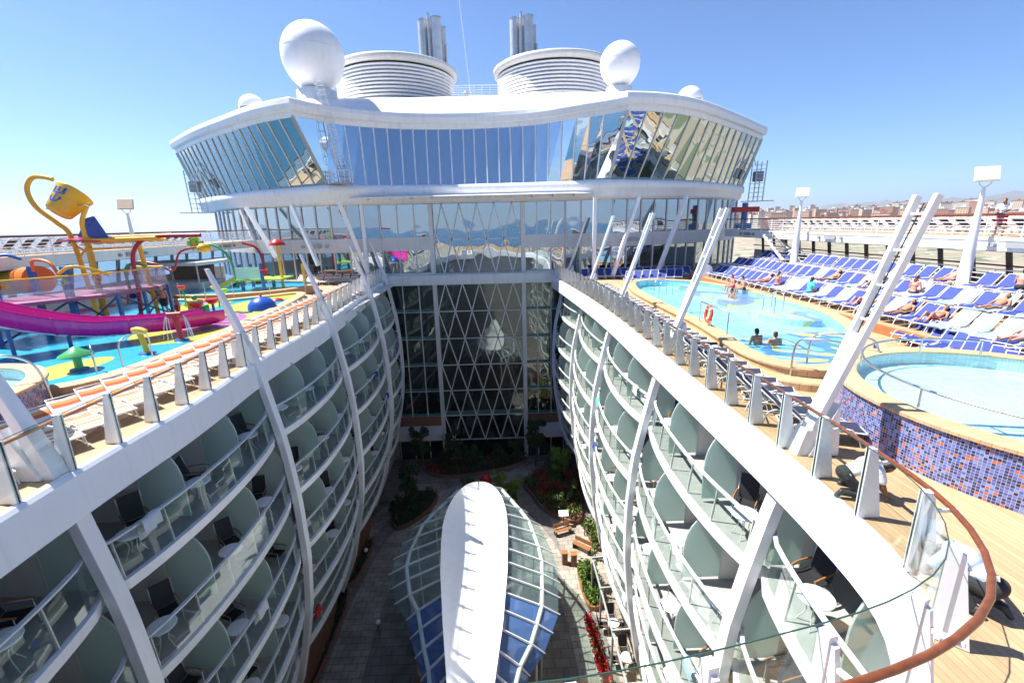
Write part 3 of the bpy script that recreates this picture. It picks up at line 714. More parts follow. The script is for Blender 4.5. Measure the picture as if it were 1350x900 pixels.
# centre facade: side lights, diagrid, columns
XL, XR, YF = -11.4, 6.2, 45.0
CXL, CXR = -6.6, 2.15
for x0, x1, nn in ((XL, CXL, 3), (CXR, XR, 3)):
    for z0, z1, mm in ((.6, 2.75, 'mirrorb'), (4.0, 7.0, 'mirrorb')):
        for k in range(nn):
            a = x0+(x1-x0)*k/nn; b = x0+(x1-x0)*(k+1)/nn
            MB().box(a, b, YF, YF+.02, z0, z1).build('window_pane', M[mm], ss)
        f = MB()
        for k in range(1, nn+0): a = x0+(x1-x0)*k/nn; f.box(a-.05, a+.05, YF-.1, YF-.002, z0, z1)
        f.build('window_frame', M['offwhite'], ss)
    fb = MB().box(x0, x1, YF-.2, YF+.3, 2.75, 4.0); fb.build('floor_band', M['offwhite'], ss)
    for lv in range(5):
        z1 = -.5-2.8*lv; z0 = z1-2.8+.28
        for k in range(3):
            a = x0+(x1-x0)*k/3; b = x0+(x1-x0)*(k+1)/3
            MB().box(a, b, YF+.0, YF+.02, z0, z1).build('window_pane', M['atrium'], ss)
        MB().box(x0, x1, YF-.02, YF+.02, z0-.28, z0).build('floor_edge', M['teal'], ss)
        f = MB()
        for k in range(1, 3): a = x0+(x1-x0)*k/3; f.box(a-.045, a+.045, YF-.12, YF-.022, z0-.28, z1)
        f.box(x0, x1, YF-.10, YF-.022, z0-.34, z0-.29)
        f.build('window_frame', M['offwhite'], ss)
    MB().box(x0, x1, YF-.1, YF+.3, -15.6, -14.52).build('brown_panel', M['brown'], ss)
    f = MB(); f.box(x0-.5 if x0 < -7 else x0, x1+.5 if x1 > 5 else x1, YF-2.2, YF+.2, -16.3, -15.6); f.build('entrance_canopy', M['offwhite'], ss)
    for k in range(3):
        a = x0+(x1-x0)*k/3; b = x0+(x1-x0)*(k+1)/3
        MB().box(a+.05, b-.05, YF, YF+.02, -19.4, -16.3).build('window_pane', M['atrium'], ss)
    f = MB(); [f.box(x0+(x1-x0)*k/3-.06, x0+(x1-x0)*k/3+.06, YF-.1, YF-.002, -19.4, -16.3) for k in range(4)]; f.build('window_frame', M['offwhite'], ss)
bm_ = MB().box(XL-.3, XR+.3, YF-1.2, YF+.3, -.5, .45); bm_.box(XL-.3, CXL-.2, YF-.6, YF+.2, .45, .6); bm_.box(CXR+.2, XR+.3, YF-.6, YF+.2, .45, .6); bm_.build('bridge_beam', M['offwhite'], ss)
cl = MB()
for x in (CXL, CXR):
    cl.box(x-.2, x+.2, YF-.35, YF-.05, .46, 7.0); cl.box(x-.2, x+.2, YF-.35, YF-.05, -19.4, -.51)
cl.build('column', M['offwhite'], ss)
dl = [MB() for _ in range(2)]
def diag(z0, z1, n, phase, up_):
    q = MB(); Wd = CXR-CXL-.4; x0 = CXL+.2; st = Wd/n
    for k in range(n*2+1):
        a = x0+st*(k-.0)/2-st/2*0; b = a+st/2
        za, zb = (z0, z1) if (k+phase) % 2 == 0 else (z1, z0)
        if b <= CXR-.19: q.beam((a, YF-.12, za), (b, YF-.12, zb), .10, .08, (0, -1, 0))
    return q
MB().box(CXL+.2, CXR-.2, YF-.0, YF+.02, .45, 7.0).build('diagrid_glass', M['mirrorb'], ss)
MB().box(CXL+.2, CXR-.2, YF-.0, YF+.02, -19.4, -.5).build('diagrid_glass', M['atrium'], ss)
te = MB(); te.box(CXL+.2, CXR-.2, YF-.02, YF-.003, -14.6, -14.0); te.build('floor_edge', M['teal'], ss)
for i, (z0, z1) in enumerate(((3.7, 7.0), (.45, 3.7), (-3.3, -.5), (-6.1, -3.3), (-8.9, -6.1), (-11.7, -8.9), (-14.5, -11.7), (-17.3, -14.5))):
    diag(z0, z1, 5, i % 2, 0).build('diagrid_bars', M['offwhite'], ss)
    MB().box(CXL+.2, CXR-.2, YF-.14, YF-.05, z0-.04, z0+.04).build('transom', M['offwhite'], ss)

# wings ---------------------------------------------------------------
top_pts = [(-36.8, 56.8), (-30.7, 50.8), (-24.7, 45.7), (-20, 42.0), (-16.3, 39.9)]
bot_pts = [(-35.3, 57.2), (-28.1, 50.2), (-22.9, 46.3), (-19.3, 44.3), (-14.9, 42.0)]
topr = [(10.5, 39.9), (13.5, 40.6), (17.5, 43), (23.9, 49), (30.0, 55.2)]
botr = [(9.7, 42.3), (13.2, 43.6), (17.7, 45.9), (23.2, 49.9), (28.0, 54.8)]
topc = [(-16.3, 39.9), (-15.2, 41.6), (-12.4, 43.9), (-8.1, 45.6), (-2.6, 46.0), (3, 44.9), (7.3, 42.2), (9.5, 40.8), (10.5, 39.9)]
botc = [(-14.9, 42.0), (-14.0, 42.5), (-10.7, 43.5), (-7, 44.1), (-2.7, 44.3), (2.9, 43.9), (6.5, 43.3), (8.7, 42.6), (9.7, 42.3)]
ZT, ZB = 13.7, 8.65
def cr2(P, n):
    F_ = catmull([(x, y) for x, y in P], .1); return [F_[round(i*(len(F_)-1)/n)] for i in range(n+1)]
for T, B, n, mm in ((top_pts, bot_pts, 17, 'mirrorw'), (topr, botr, 15, 'mirrorw'), (topc, botc, 23, 'mirror')):
    Tp, Bp = cr2(T, n), cr2(B, n); fr = MB()
    if mm == 'mirror':
        Tf = cr2(T, 400)
        for i in range(1, n):
            g_ = Bp[i].x*1.03-.0; g_ = max(-15.9, min(10.2, g_)); Tp[i] = min(Tf, key=lambda p: abs(p.x-g_))
    for i in range(n):
        a, b, c, d = Bp[i], Bp[i+1], Tp[i+1], Tp[i]
        MB().add([(a.x, a.y, ZB), (b.x, b.y, ZB), (c.x, c.y, ZT), (d.x, d.y, ZT)], [(0, 1, 2, 3)]).build('window_pane', M[mm], ss)
    for i in range(n+1):
        wdt = .09 if 0 < i < n else .26
        fr.beam((Bp[i].x, Bp[i].y-.04, ZB), (Tp[i].x, Tp[i].y-.04, ZT), wdt, .12, (0, -1, 0))
    fr.build('window_frame', M['offwhite'] if mm != 'mirror' else M['white'], ss)
allT = cr2(top_pts, 24)+cr2(topc, 30)[1:]+cr2(topr, 24)[1:]
allB = cr2(bot_pts, 24)+cr2(botc, 30)[1:]+cr2(botr, 24)[1:]
def nrm_off(P, d):
    tg = tangents([p.to_3d() for p in P]); return [(p.x+t.y*d, p.y-t.x*d) for p, t in zip(P, tg)]
# band below the glass (rounded belly)
q = MB(); rows = []
for d, z in ((.0, 8.66), (.28, 8.62), (.36, 8.3), (.34, 7.9), (.1, 7.75), (.1, 7.4), (-.15, 7.05), (-2.2, 6.98)):
    rows.append([(x, y, z) for x, y in nrm_off(allB, d)])
q.grid(rows, True, True); q.build('wing_band', M['white'], ss)
# roof fascia
q = MB(); rows = []
for d, z in ((-.4, 13.6), (.08, 13.64), (.14, 13.95), (.12, 14.05), (.42, 14.12), (.52, 14.55), (.46, 14.9), (.30, 15.02)):
    rows.append([(x, y, z) for x, y in nrm_off(allT, d)])
q.grid(rows, False, True); q.build('roof_edge', M['white'], ss)
# roof surface with the raised curved parapet behind the recess
q = MB(); rows = [[(x, y, 15.0) for x, y in nrm_off(allT, .32)]]
c0, c1 = 24, 54
def lift(i, k):
    if i < c0-0 or i > c1: return 0
    return max(0, math.sin(math.pi*(i-c0)/(c1-c0)))**.5
for dd, dz in ((.6, .9), (1.5, 1.6), (2.6, 2.05), (4, 2.2)):
    rows.append([(p.x*(1-.012*dd), p.y+dd, 15.0+dz*lift(i, 0)) for i, p in enumerate(allT)])
rows.append([(p.x*.93, 60, 15.0+2.2*lift(i, 0)) for i, p in enumerate(allT)])
rows.append([(p.x*.8, 78, 15.0) for i, p in enumerate(allT)])
q.grid(rows, True, True); q.build('roof', M['white'], ss)
# body behind the glass
bdy = MB(); bdy.prism([(-30, 58), (-24, 52.5), (-17, 48), (-2, 47.5), (12, 47.5), (22, 53), (27, 57.5), (24, 78), (-28, 78)], 6.9, 14.2); bdy.box(-25, 22, 50, 95, -20, 6.95); bdy.box(-11.6, 6.5, 45.3, 50, -20, 7.0)
bdy.prism([(-28, 53), (-27.5, 50.5), (-21, 46.8), (-12, 45.5), (-11.5, 50), (-20, 62)], .05, 6.9); bdy.prism([(6.3, 50), (6.4, 45.5), (9.9, 44.8), (17.5, 47.5), (23.4, 51), (23.4, 55), (15, 60)], .05, 6.9)
bdy.build('body', M['dark'], ss)
# louvred sun shade under the recess
q = MB(); P2 = cr2([(-13.5, 42.6), (-10, 42.0), (-2.7, 42.2), (5, 42.0), (8.5, 42.4)], 12)
P3 = cr2([(-13.5, 43.0), (-10.5, 43.6), (-2.7, 44.2), (5.5, 43.5), (8.5, 42.9)], 12)
q.slab([[(p.x, p.y, 7.75) for p in P3], [(p.x, p.y, 7.55) for p in P2]], .07)
for a, b in list(zip(P2, P3))[1:-1:1]: q.beam((b.x, b.y, 7.45), (a.x, a.y, 7.4), .10, .22)
q.build('sun_shade', M['white'], ss)
# inclined struts carrying the wings
for a, b in (((-18.0, 41.6, 7.0), (-16.0, 40.6, 1.9)), ((-13.6, 40.5, 7.2), (-11.8, 41.5, .2)), ((-23.5, 44.5, 7.0), (-20.5, 42.5, 2.6)), ((12.2, 41.5, 7.1), (10.0, 41.0, .3)), ((17.2, 43.5, 7.1), (14.2, 41.5, .3)), ((8.3, 41.2, 7.1), (8.3, 41.2, .1)), ((-12.6, 43.5, 7.1), (-12.6, 43.5, .1)), ((24.5, 49.0, 7), (22.6, 48.2, 3.4)), ((-26, 48.2, 7), (-24.6, 47.4, 3.4))):
    MB().beam(a, b, .30, .30).build('strut', M['white'], ss)
# little round lights along the bands
for x, y in ((-18.6, 44.15), (-16.2, 43.7), (11.5, 43.6), (13.6, 44.25)):
    MB().tube([(x, y, 3.35), (x, y-.14, 3.35)], .17, 12).build('flood_light', M['grey'], ss)
for x, y in ((-17.4, 43.9), (12.6, 43.85)): MB().box(x-.6, x+.6, y-.16, y, 3.2, 3.5).build('speaker_grille', M['grey'], ss)

# ---- roof furniture
def radome(x, y, z, r, zb, rb, label):
    o = thing('radome', label, 'radome', (x, y, zb))
    pr = []
    for i in range(25):
        a = -math.pi/2*.78+(math.pi*.89)*i/24; rr = r*math.cos(a); zz = r*math.sin(a)
        pr.append((max(rr, .001), z-zb+zz*(1.0 if zz > 0 else 1.12)))
    MB().lathe(pr, 40).build('dome', M['shell'], o)
    z0 = pr[0][1]; zz_ = z-zb+r*.12; MB().lathe([(r*.9935, zz_-.012), (r*.998, zz_), (r*.9935, zz_+.012)], 40).build('panel_seam', M['offwhite'], o)
    MB().lathe([(pr[0][0]*1.02, z0-.10), (pr[0][0]*1.02, z0+.02)], 32).build('seam_ring', M['grey'], o)
    ped = MB().lathe([(rb*1.04, 0), (rb*1.04, .1), (rb, .15), (rb, z0-.12), (rb*.97, z0-.1)], 32); ped.build('pedestal', M['white'], o)
radome(-15.9, 45.0, 19.55, 2.6, 14.9, 1.7, 'largest white radome on a drum, left of the left funnel housing')
radome(11.0, 45.0, 18.55, 1.75, 14.95, 1.15, 'white radome on a narrow pedestal in front of the right funnel housing')
for x, y, r, lb in ((-23.0, 47.5, 1.15, 'small white dome low on the roof near the left wing'), (18.4, 47.5, 1.2, 'small white dome low on the roof near the right wing')):
    o = thing('satellite_dome', lb, 'radome', (x, y, 15.9))
    MB().lathe([(r*math.cos(math.pi/2*i/12)+.001, .2+r*math.sin(math.pi/2*i/12)) for i in range(13)], 28).build('dome', M['shell'], o)
    MB().lathe([(r*.9, -.9), (r*.9, .2)], 24).build('base', M['grey'], o)
def funnel(cx, cy, label):
    o = thing('funnel_housing', label, 'funnel', (cx, cy, 14.1))
    R0 = 6.0
    core = MB().lathe([(R0-1.6, 0), (R0-1.5, 5.3)], 40); core.build('core', M['white'], o)
    for k in range(16):
        z = 1.2+k*.335; r = R0+.10*math.sin(math.pi*k/14)+.02*k
        MB().lathe([(r-.28, z-.06), (r, z-.02), (r+.02, z+.13), (r-.24, z+.10)], 56).build('louvre', M['white'], o)
    c2 = MB()
    for k in range(28):
        a = 2*math.pi*k/28; c2.beam((math.cos(a)*(R0-.3), math.sin(a)*(R0-.3), .1), (math.cos(a)*(R0-.2), math.sin(a)*(R0-.2), 6.6), .12, .12)
    c2.build('louvre_posts', M['offwhite'], o)
    MB().lathe([(R0+.15, 6.55), (R0+.62, 6.6), (R0+.7, 7.1), (R0+.45, 7.25), (R0-.0, 7.15), (R0+.15, 6.55)], 56).build('top_ring', M['offwhite'], o)
    MB().lathe([(.01, 5.7), (R0-.4, 5.65), (R0-.35, 5.2)], 40).build('inner_deck', M['dark'], o)
funnel(-11.0, 56, 'louvred round funnel housing behind the largest radome')
funnel(6.4, 56, 'louvred round funnel housing behind the smaller radome on the right')
for cx, lb in ((-7.0, 'cluster of steel exhaust pipes rising from the left funnel housing'), (3.1, 'cluster of steel exhaust pipes rising from the right funnel housing')):
    o = thing('exhaust_pipes', lb, 'exhaust', (cx, 57.5, 19.9))
    for dx, dy, r, h in ((-.95, -.2, .52, 6.9), (.55, -.5, .58, 7.0), (-.2, .6, .38, 7.2), (1.15, .4, .36, 6.4), (-.25, -.75, .14, 7.3), (1.5, .0, .12, 4.5), (.0, .0, .3, 6.2)):
        p = MB().tube([(dx, dy, 0), (dx, dy, h)], r, 20); p.build('pipe', M['pipe'], o)
        MB().lathe([(r*1.06, h-.1), (r*1.06, h+.02)], 20, (dx, dy, 0)).build('pipe_collar', M['steel'], o)
    MB().box(-1.2, 1.4, -.3, .3, 2.2, 2.35).build('bracket', M['grey'], o)
def rail_run(name, label, pts, h, nr, spacing=1.2, m_=None, cap=None, cat='railing', r=.022, parent=None):
    """open metal railing: posts, nr bars and a cap"""
    o = parent or thing(name, label, cat, (0, 0, 0))
    P = catmull([Vector(p) for p in pts], spacing); q = MB()
    for p in P: q.tube([p, p+V(0, 0, h)], r*1.3, 6)
    q.build('posts', m_ or M['white'], o)
    q = MB()
    for k in range(nr): q.tube([p+V(0, 0, h*(k+1)/(nr+1)) for p in P], r, 5)
    q.build('bars', m_ or M['white'], o)
    MB().tube([p+V(0, 0, h) for p in P], r*2.2 if cap else r*1.3, 8).build('top_rail', cap or m_ or M['white'], o)
    return o
rail_run('roof_railing', 'white open railing on the roof between the two funnel housings', [(-4.6, 50.2, 17.15), (-2, 50.4, 17.2), (.9, 50.2, 17.15)], 1.25, 5, .8)
o = thing('vent_mast', 'short grey vent post standing behind the roof railing', 'vent', (-3.1, 50.8, 17.1))
MB().lathe([(.22, 0), (.22, .5), (.3, .55), (.3, .8), (.12, .85), (.12, 1.1)], 16).build('post', M['grey'], o)
o = thing('antenna_wire', 'thin wire hanging down above the roof from out of view', 'wire', (-2.6, 52, 17)); MB().tube([(0, 0, 0), (-.8, .1, 9), (-1.2, .2, 22)], .035, 5).build('cable', M['white'], o)
# caged ladder up the recess
def ladder(name, label, p, q_, wdt, rungs, cage=True):
    p, q_ = Vector(p), Vector(q_)
    o = thing(name, label, 'ladder', p); d = q_-p; a = MB()
    for s_ in (-1, 1): a.tube([V(s_*wdt/2, 0, 0), V(s_*wdt/2, 0, 0)+d], .035, 6)
    a.build('rails', M['white'], o); b = MB()
    for k in range(rungs): c = d*((k+.5)/rungs); b.tube([c-V(wdt/2, 0, 0), c+V(wdt/2, 0, 0)], .022, 5)
    b.build('rungs', M['white'], o)
    if cage:
        c_ = MB()
        for k in range(2, rungs, 2):
            c = d*((k+.5)/rungs); c_.tube([c+V(math.cos(t)*.38, -math.sin(t)*.6, 0) for t in [math.pi*i/8 for i in range(9)]], .016, 5)
        for t in (.25, .5, .75): e = V(math.cos(math.pi*t)*.38, -math.sin(math.pi*t)*.6, 0); c_.tube([d*.2+e, d+e], .014, 5)
        c_.build('safety_cage', M['white'], o)
    return o
ladder('roof_ladder', 'white caged ladder climbing the recessed glass beside the left radome', (-13.4, 42.6, 8.9), (-14.5, 41.6, 16.8), .55, 24)
o = thing('ladder_platform', 'small white railed platform at the foot of the roof ladder', 'platform', (-13.6, 42.2, 8.7))
MB().box(-.9, .9, -.9, .2, 0, .06).build('grating', M['grey'], o)
rail_run('', '', [(-.85, .15, .06), (-.87, -.85, .06), (0, -.88, .06), (.87, -.85, .06), (.85, .15, .06)], 1.0, 2, .45, parent=o)
def wing_rack(x, y, s_, label):
    o = thing('antenna_rack', label, 'antenna frame', (x, y, 6.9)); q = MB()
    q.beam((s_*-.3, 0, 0), (s_*3.4, 0, .05), .25, .10)
    for dx in (1.0, 2.1):
        q.beam((s_*dx, 0, 0), (s_*(dx+.1), 0, 4.4), .09, .09); q.beam((s_*(dx-.1), .9, 0), (s_*(dx+0), .9, 4.4), .08, .08)
    for k in range(9): q.beam((s_*1.0, 0, .5*k), (s_*2.1, 0, .5*k), .05, .05); q.beam((s_*1.0, .9, .5*k), (s_*2.1, .9, .5*k), .05, .05)
    q.build('frame', M['cream'], o)
    q = MB(); q.box(*(sorted((s_*1.1, s_*2.0))), .1, .8, 2.2, 3.3); q.build('equipment_box', M['grey'], o)
    MB().tube([(s_*.1, 0, 6.2), (s_*.9, 0, 3.9)], .05, 6).build('brace', M['cream'], o)
wing_rack(-31.5, 52.5, -1, 'slender antenna frame on a bracket outside the left wing')
wing_rack(28.2, 54.2, 1, 'slender antenna frame with a grey box outside the right wing')
o = thing('deck_crane', 'small blue and red deck crane beyond the right end of the superstructure', 'crane', (24.6, 47.0, 3.95))
MB().tube([(0, 0, 0), (0, 0, 2.6)], .28, 12).build('column', M['blue_m'], o); MB().box(-1.2, 1.3, -.35, .35, 1.7, 2.2).build('boom', M['red'], o); MB().box(-.7, .6, -.5, .5, .1, .6).build('base', M['blue_m'], o)
# ================================================================== SIDE GALLERIES (upper promenades)
def gallery(s, X, label):
    """upper promenade along one side; X is its inner edge"""
    o = thing('side_gallery', label, 'promenade', (0, 0, 0)); ya, yb = -4, 47.5
    xo = X+s*4.5
    q = MB(); q.box(*sorted((X, xo)), ya, yb, 3.35, 3.95); q.box(*sorted((X-s*.04, X+s*.0)), ya, yb, 3.82, 3.99); q.build('promenade_slab', M['white'], o)
    MB().box(*sorted((X+s*.02, X+s*4.3)), ya, yb, 3.955, 3.975).build('promenade_floor', M['deck'], o)
    MB().box(*sorted((X+s*.1, X+s*3.6)), ya, yb, 3.31, 3.345).build('soffit', M['grey'], o)
    rail_run('', '', [(X+s*.1, y, 3.95) for y in (ya, 10, 25, 40, yb)], 1.03, 5, 1.6, M['white'], M['rail'], parent=o)
    rail_run('', '', [(xo-s*.1, y, 3.95) for y in (ya, 10, 25, 40, yb)], 1.05, 5, 1.6, M['white'], M['rail'], parent=o)
    xw = X+s*3.3
    MB().box(*sorted((xw, xw+s*.12)), ya, yb, 0, 1.55 if s < 0 else 1.95).build('parapet', M['offwhite'], o)
    k = 0; y = 2.0
    while y < yb:
        MB().beam((xw-s*.05, y, 1.5), (xw-s*.05, y+.45, 3.35), .22, .14, (1, 0, 0)).build('window_post', M['grey'] if s < 0 else mat_frame, o)
        y += 1.9
    for y in [2+3.8*k for k in range(12)]:
        MB().box(*sorted((xw+s*.02, xw+s*.035)), y, y+3.8, 1.9, 3.3).build('window_pane', M['clear'], o)
    MB().box(*sorted((xw-s*.16, xw-s*.06)), ya, yb, 2.35, 2.43).build('window_rail', M['rail'], o)
    MB().box(*sorted((xw-s*.12, xw-s*.0)), ya, yb, 3.2, 3.34).build('window_head', mat_frame, o)
    for y in (8, 20, 32, 43):
        g = MB(); g.box(*sorted((X-s*.10, X-s*.041)), y-.55, y+.55, 3.52, 3.76); g.build('speaker_grille', M['grey'], o)
        for dy in (-1.1, 1.1): MB().tube([(X-s*.0, y+dy, 3.64), (X-s*.16, y+dy, 3.64)], .11, 10).build('flood_light', M['grey'], o)
    return o
mat_frame = mat('brown_grey_frame', (.13, .11, .09), .5)
gallery(-1, -25.0, 'upper promenade with white railings along the sea side on the left')
gallery(1, 23.0, 'sunlit upper promenade with white railings along the harbour side on the right')
def lamp(x, y, z, label, yaw):
    o = thing('deck_lamp', label, 'lamp post', (x, y, z), yaw); H_ = 6.45-z
    MB().lathe([(.38, 0), (.38, .04), (.26, .08), (.23, 1.6), (.16, H_*.6), (.08, H_-.45), (.06, H_-.2)], 20).build('pole', M['white'], o)
    q = MB()
    for sx in (-1, 1): q.tube([(0, 0, H_-.3), (sx*.18, 0, H_-.1), (sx*.25, -.05, H_+.1)], .03, 6)
    q.build('yoke', M['white'], o)
    h = MB(); h.beam((0, -.20, H_+.02), (0, .18, H_+.66), .86, .08); hd = h.build('lamp_head', M['offwhite'], o, bevel=.02)
    g = MB(); nn = V(0, -.868, .496); a = V(0, -.18, H_+.055)+nn*.045; b = V(0, .16, H_+.63)+nn*.045
    g.beam(a, b, .76, .02); g.build('lamp_panel', M['lamp'], hd)
lamp(22.3, 21.5, 1.6, 'tall white lamp post with square head among the near rows of blue loungers', R(-35))
lamp(22.3, 34.6, 1.6, 'farther white lamp post with square head behind the blue loungers', R(-35))
lamp(-23.8, 30.8, .0, 'tall white lamp post with square head behind the water park', R(25))

# terraces for the loungers
tr = MB()
for x0, z in ((16.6, .45), (18.9, .95), (21.0, 1.5)):
    tr.prism([(x0+1.3, 8.5), (x0+.6, 13), (x0, 17), (x0, 40.2), (26.2, 40.2), (26.2, 8.5)], z-.5+.002 if z > .5 else .003, z)
tr2 = tr.build('sun_terrace', M['deckx']); tag(tr2, None, None, kind='structure')
rz_ = MB()
for x0, z in ((16.6, .45), (18.9, .95), (21.0, 1.5)): rz_.box(x0-.012, x0-.003, 17, 40, z-.42 if z < .5 else z-.46, z-.03)
tag(rz_.build('terrace_riser', mat('riser_wood', (.42, .17, .06), .6, var=.2)), 'orange risers along the edges of the stepped lounger terraces', 'riser')
rail_run('terrace_railing', 'low white railing at the back of the highest lounger terrace', [(23.6, 12, 1.5), (23.6, 26, 1.5), (23.6, 40, 1.5)], .95, 3, 1.9)

# ================================================================== BASINS
def ring(P, d):
    n = len(P); out = []
    for i in range(n):
        t = (P[(i+1) % n]-P[i-1]).normalized(); out.append(Vector((P[i].x+t.y*d, P[i].y-t.x*d, 0)))
    return out
def closed(pts, step=.6):
    P = [Vector((p[0], p[1], 0)) for p in pts]; n = len(P); fine = []
    for i in range(n):
        a, b, c, d = P[i-1], P[i], P[(i+1) % n], P[(i+2) % n]
        for k in range(10):
            t = k/10; fine.append(.5*((2*b)+(c-a)*t+(2*a-5*b+4*c-d)*t*t+(3*b-a-3*c+d)*t**3))
    A = sum(fine[i].x*fine[(i+1) % len(fine)].y-fine[(i+1) % len(fine)].x*fine[i].y for i in range(len(fine)))
    return fine if A > 0 else fine[::-1]
def at(P, z): return [(p.x, p.y, z) for p in P]
def basin(name, label, cat, pts, zf, zw, zr, rim, floor, wat, wall=None, wallname='side_wall', rimmat=None, step=None):
    o = thing(name, label, cat, (0, 0, 0)); P = closed(pts)
    MB().prism([(p.x, p.y) for p in P], zf-.01, zf, bot=False).build('basin_floor', floor, o)
    q = MB(); Ro = ring(P, rim); q.grid([at(P, zf), at(P, zr-.03)], True, True, True); q.build('basin_wall', floor, o)
    q = MB(); q.grid([at(ring(P, -.02), zr-.05), at(ring(P, -.03), zr-.01), at(ring(P, .02), zr), at(ring(P, rim), zr), at(ring(P, rim+.04), zr-.02), at(ring(P, rim+.04), zr-.09), at(ring(P, rim-.02), zr-.10)], False, True, True)
    q.build('rim', rimmat or M['teakrim'], o)
    if step:
        q = MB(); q.grid([at(ring(P, rim-.05), step), at(ring(P, rim+.55), step), at(ring(P, rim+.58), step-.05), at(ring(P, rim+.58), .004)], False, True, True); q.build('step', M['teakrim'], o)
    Q = ring(P, rim-.02); q = MB(); L_ = [0]
    for i in range(len(Q)): L_.append(L_[-1]+(Q[(i+1) % len(Q)]-Q[i]).length)
    b_z = 0.003
    q.grid([at(Q, b_z), at(Q, zr-.1)], True, False, True, uvs=[[(l, b_z) for l in L_], [(l, zr-.1) for l in L_]])
    q.build(wallname, wall or M['teakrim'], o)
    MB().prism([(p.x, p.y) for p in ring(P, .005)], zw-.001, zw, bot=False).build('water', wat, o)
    return o, P
pool, PP = basin('swimming_pool', 'raised swimming pool with pale turquoise water and blue and yellow tiles beside the blue loungers', 'swimming pool',
     [(9.3, 30), (9.2, 24), (9.3, 20.5), (9.1, 17.5), (8.9, 15.4), (9.2, 14.0), (10.1, 13.6), (11.6, 14.5), (13.8, 17.2), (15.6, 21.3), (16.0, 26), (15.6, 30.5), (14.6, 33.8), (12.4, 35.6), (10.3, 34.6)],
     .02, .46, .55, .55, M['poolfloor'], M['water'], step=.26)
# coloured mosaic step along the shallow end
sh = MB(); sp_ = closed([(9.1, 15.2), (9.5, 17.6), (12.8, 18.6), (14.2, 18.2), (13.2, 16.6), (11.5, 14.7), (10.1, 13.8), (9.3, 14.2)])
sh.prism([(p.x, p.y) for p in sp_], .022, .30, bot=False); sh.build('tiled_shelf', blobs('shelf_tiles', (.22, .50, .62), [(.40, (.06, .22, .58)), (.55, (.75, .50, .12)), (.66, (.30, .6, .7))], .45, 8, (1, .8, 1), .3, 1.2, .2), pool)
sh = MB(); sp_ = closed([(13.0, 22.4), (14.8, 20.6), (15.6, 22), (15.95, 26), (15.6, 30), (14.6, 33.3), (13.3, 33.9), (13.2, 28)])
sh.prism([(p.x, p.y) for p in sp_], .022, .32, bot=False); sh.build('tiled_shelf', blobs('shelf_tiles', (.55, .72, .76), [(.53, (.75, .52, .14)), (.58, (.60, .66, .20)), (.62, (.28, .32, .72))], .5, 2, (1, .8, 1), .3, 1.2, .2), pool)
tub_pts = [(12+3.35*math.cos(2*math.pi*i/20), 9.1+3.65*math.sin(2*math.pi*i/20)) for i in range(20)]
basin('whirlpool_tub', 'round raised whirlpool clad in blue and orange mosaic on the right', 'hot tub', tub_pts, .75, 1.10, 1.15, .45, M['jac'], M['water'], M['mosaic'], 'mosaic_wall')
tub_l = [(-15.9+2.9*math.cos(2*math.pi*i/20), 10.7+3.1*math.sin(2*math.pi*i/20)) for i in range(20)]
basin('whirlpool_tub', 'mosaic clad whirlpool at the left edge beside the tan column', 'hot tub', tub_l, .75, 1.10, 1.15, .40, M['jac'], M['water'], M['mosaic'], 'mosaic_wall')
splash, SP = basin('splash_basin', 'shallow splash basin with pink, yellow and green patterned floor around the magenta slide', 'splash pool',
     [(-14.6, 13.6), (-13.3, 14.9), (-13.1, 19), (-13.5, 24.4), (-14.1, 30), (-14.9, 33.2), (-16.3, 32.2), (-18.8, 30.6), (-22, 31.2), (-25, 30.5), (-26, 24), (-25, 17), (-20.5, 14.2), (-17.5, 14.2)],
     .44, .455, .56, .5, M['splash'], water_mat('film_water', (.93, .98, 1), .25, 3), step=.26)
basin('paddling_pool', 'small paddling pool with blue water under the toy play house', 'paddling pool',
     [(-23.8, 33.6), (-20, 32.7), (-17.2, 33.8), (-15.6, 36), (-16.0, 38.6), (-19, 40.0), (-23.4, 39.6)], .50, .62, .70, .4, M['splash2'], M['water'])
M['film'] = None
def bent(name, label, pts, r, m_, cat='handrail', n=10, loc=(0, 0, 0)):
    o = MB().tube(catmull([Vector(p) for p in pts], .12), r, n).build(name, m_); o.location = loc; return tag(o, label, cat)
def hoop(x, y, z, dx, dy, h, label, r=.026):
    pts = [(0, 0, 0), (0, 0, h*.7), (dx*.12, dy*.12, h*.93), (dx*.5, dy*.5, h), (dx*.88, dy*.88, h*.93), (dx, dy, h*.7), (dx, dy, 0)]
    bent('grab_rail', label, pts, r, M['steel'], 'grab rail', loc=(x, y, z))
hoop(-13.7, 14.9, .5, -.5, .55, .95, 'steel grab rail at the near corner of the splash basin, left one of the pair')
hoop(-13.3, 15.5, .5, .1, 1.25, 1.05, 'wide arched steel grab rail at the near corner of the splash basin')
hoop(9.6, 28.4, .5, .9, .3, .95, 'farther of the two arched steel grab rails at the far left of the pool')
hoop(9.6, 27.5, .5, .9, .2, .95, 'nearer of the two arched steel grab rails at the far left of the pool')
hoop(13.4, 21.8, .5, .0, 1.0, .9, 'steel grab rail standing in the right side of the pool, nearer one')
hoop(14.2, 22.4, .5, .0, 1.0, .9, 'steel grab rail standing in the right side of the pool, farther one')
o = thing('pool_gate_rail', 'square steel handrail on the pool edge carrying the orange lifebuoy', 'handrail', (9.05, 17.7, .5))
MB().tube([(0, 0, 0), (0, 0, .95), (0, 2.6, .95), (0, 2.6, 0)], .028, 8).build('frame', M['steel'], o); MB().tube([(0, 1.5, 0), (0, 1.5, .95)], .025, 8).build('post', M['steel'], o)
lb = MB(); pts = [(.02*math.sin(3*a), .26*math.cos(a), .34*math.sin(a)) for a in [2*math.pi*i/28 for i in range(28)]]
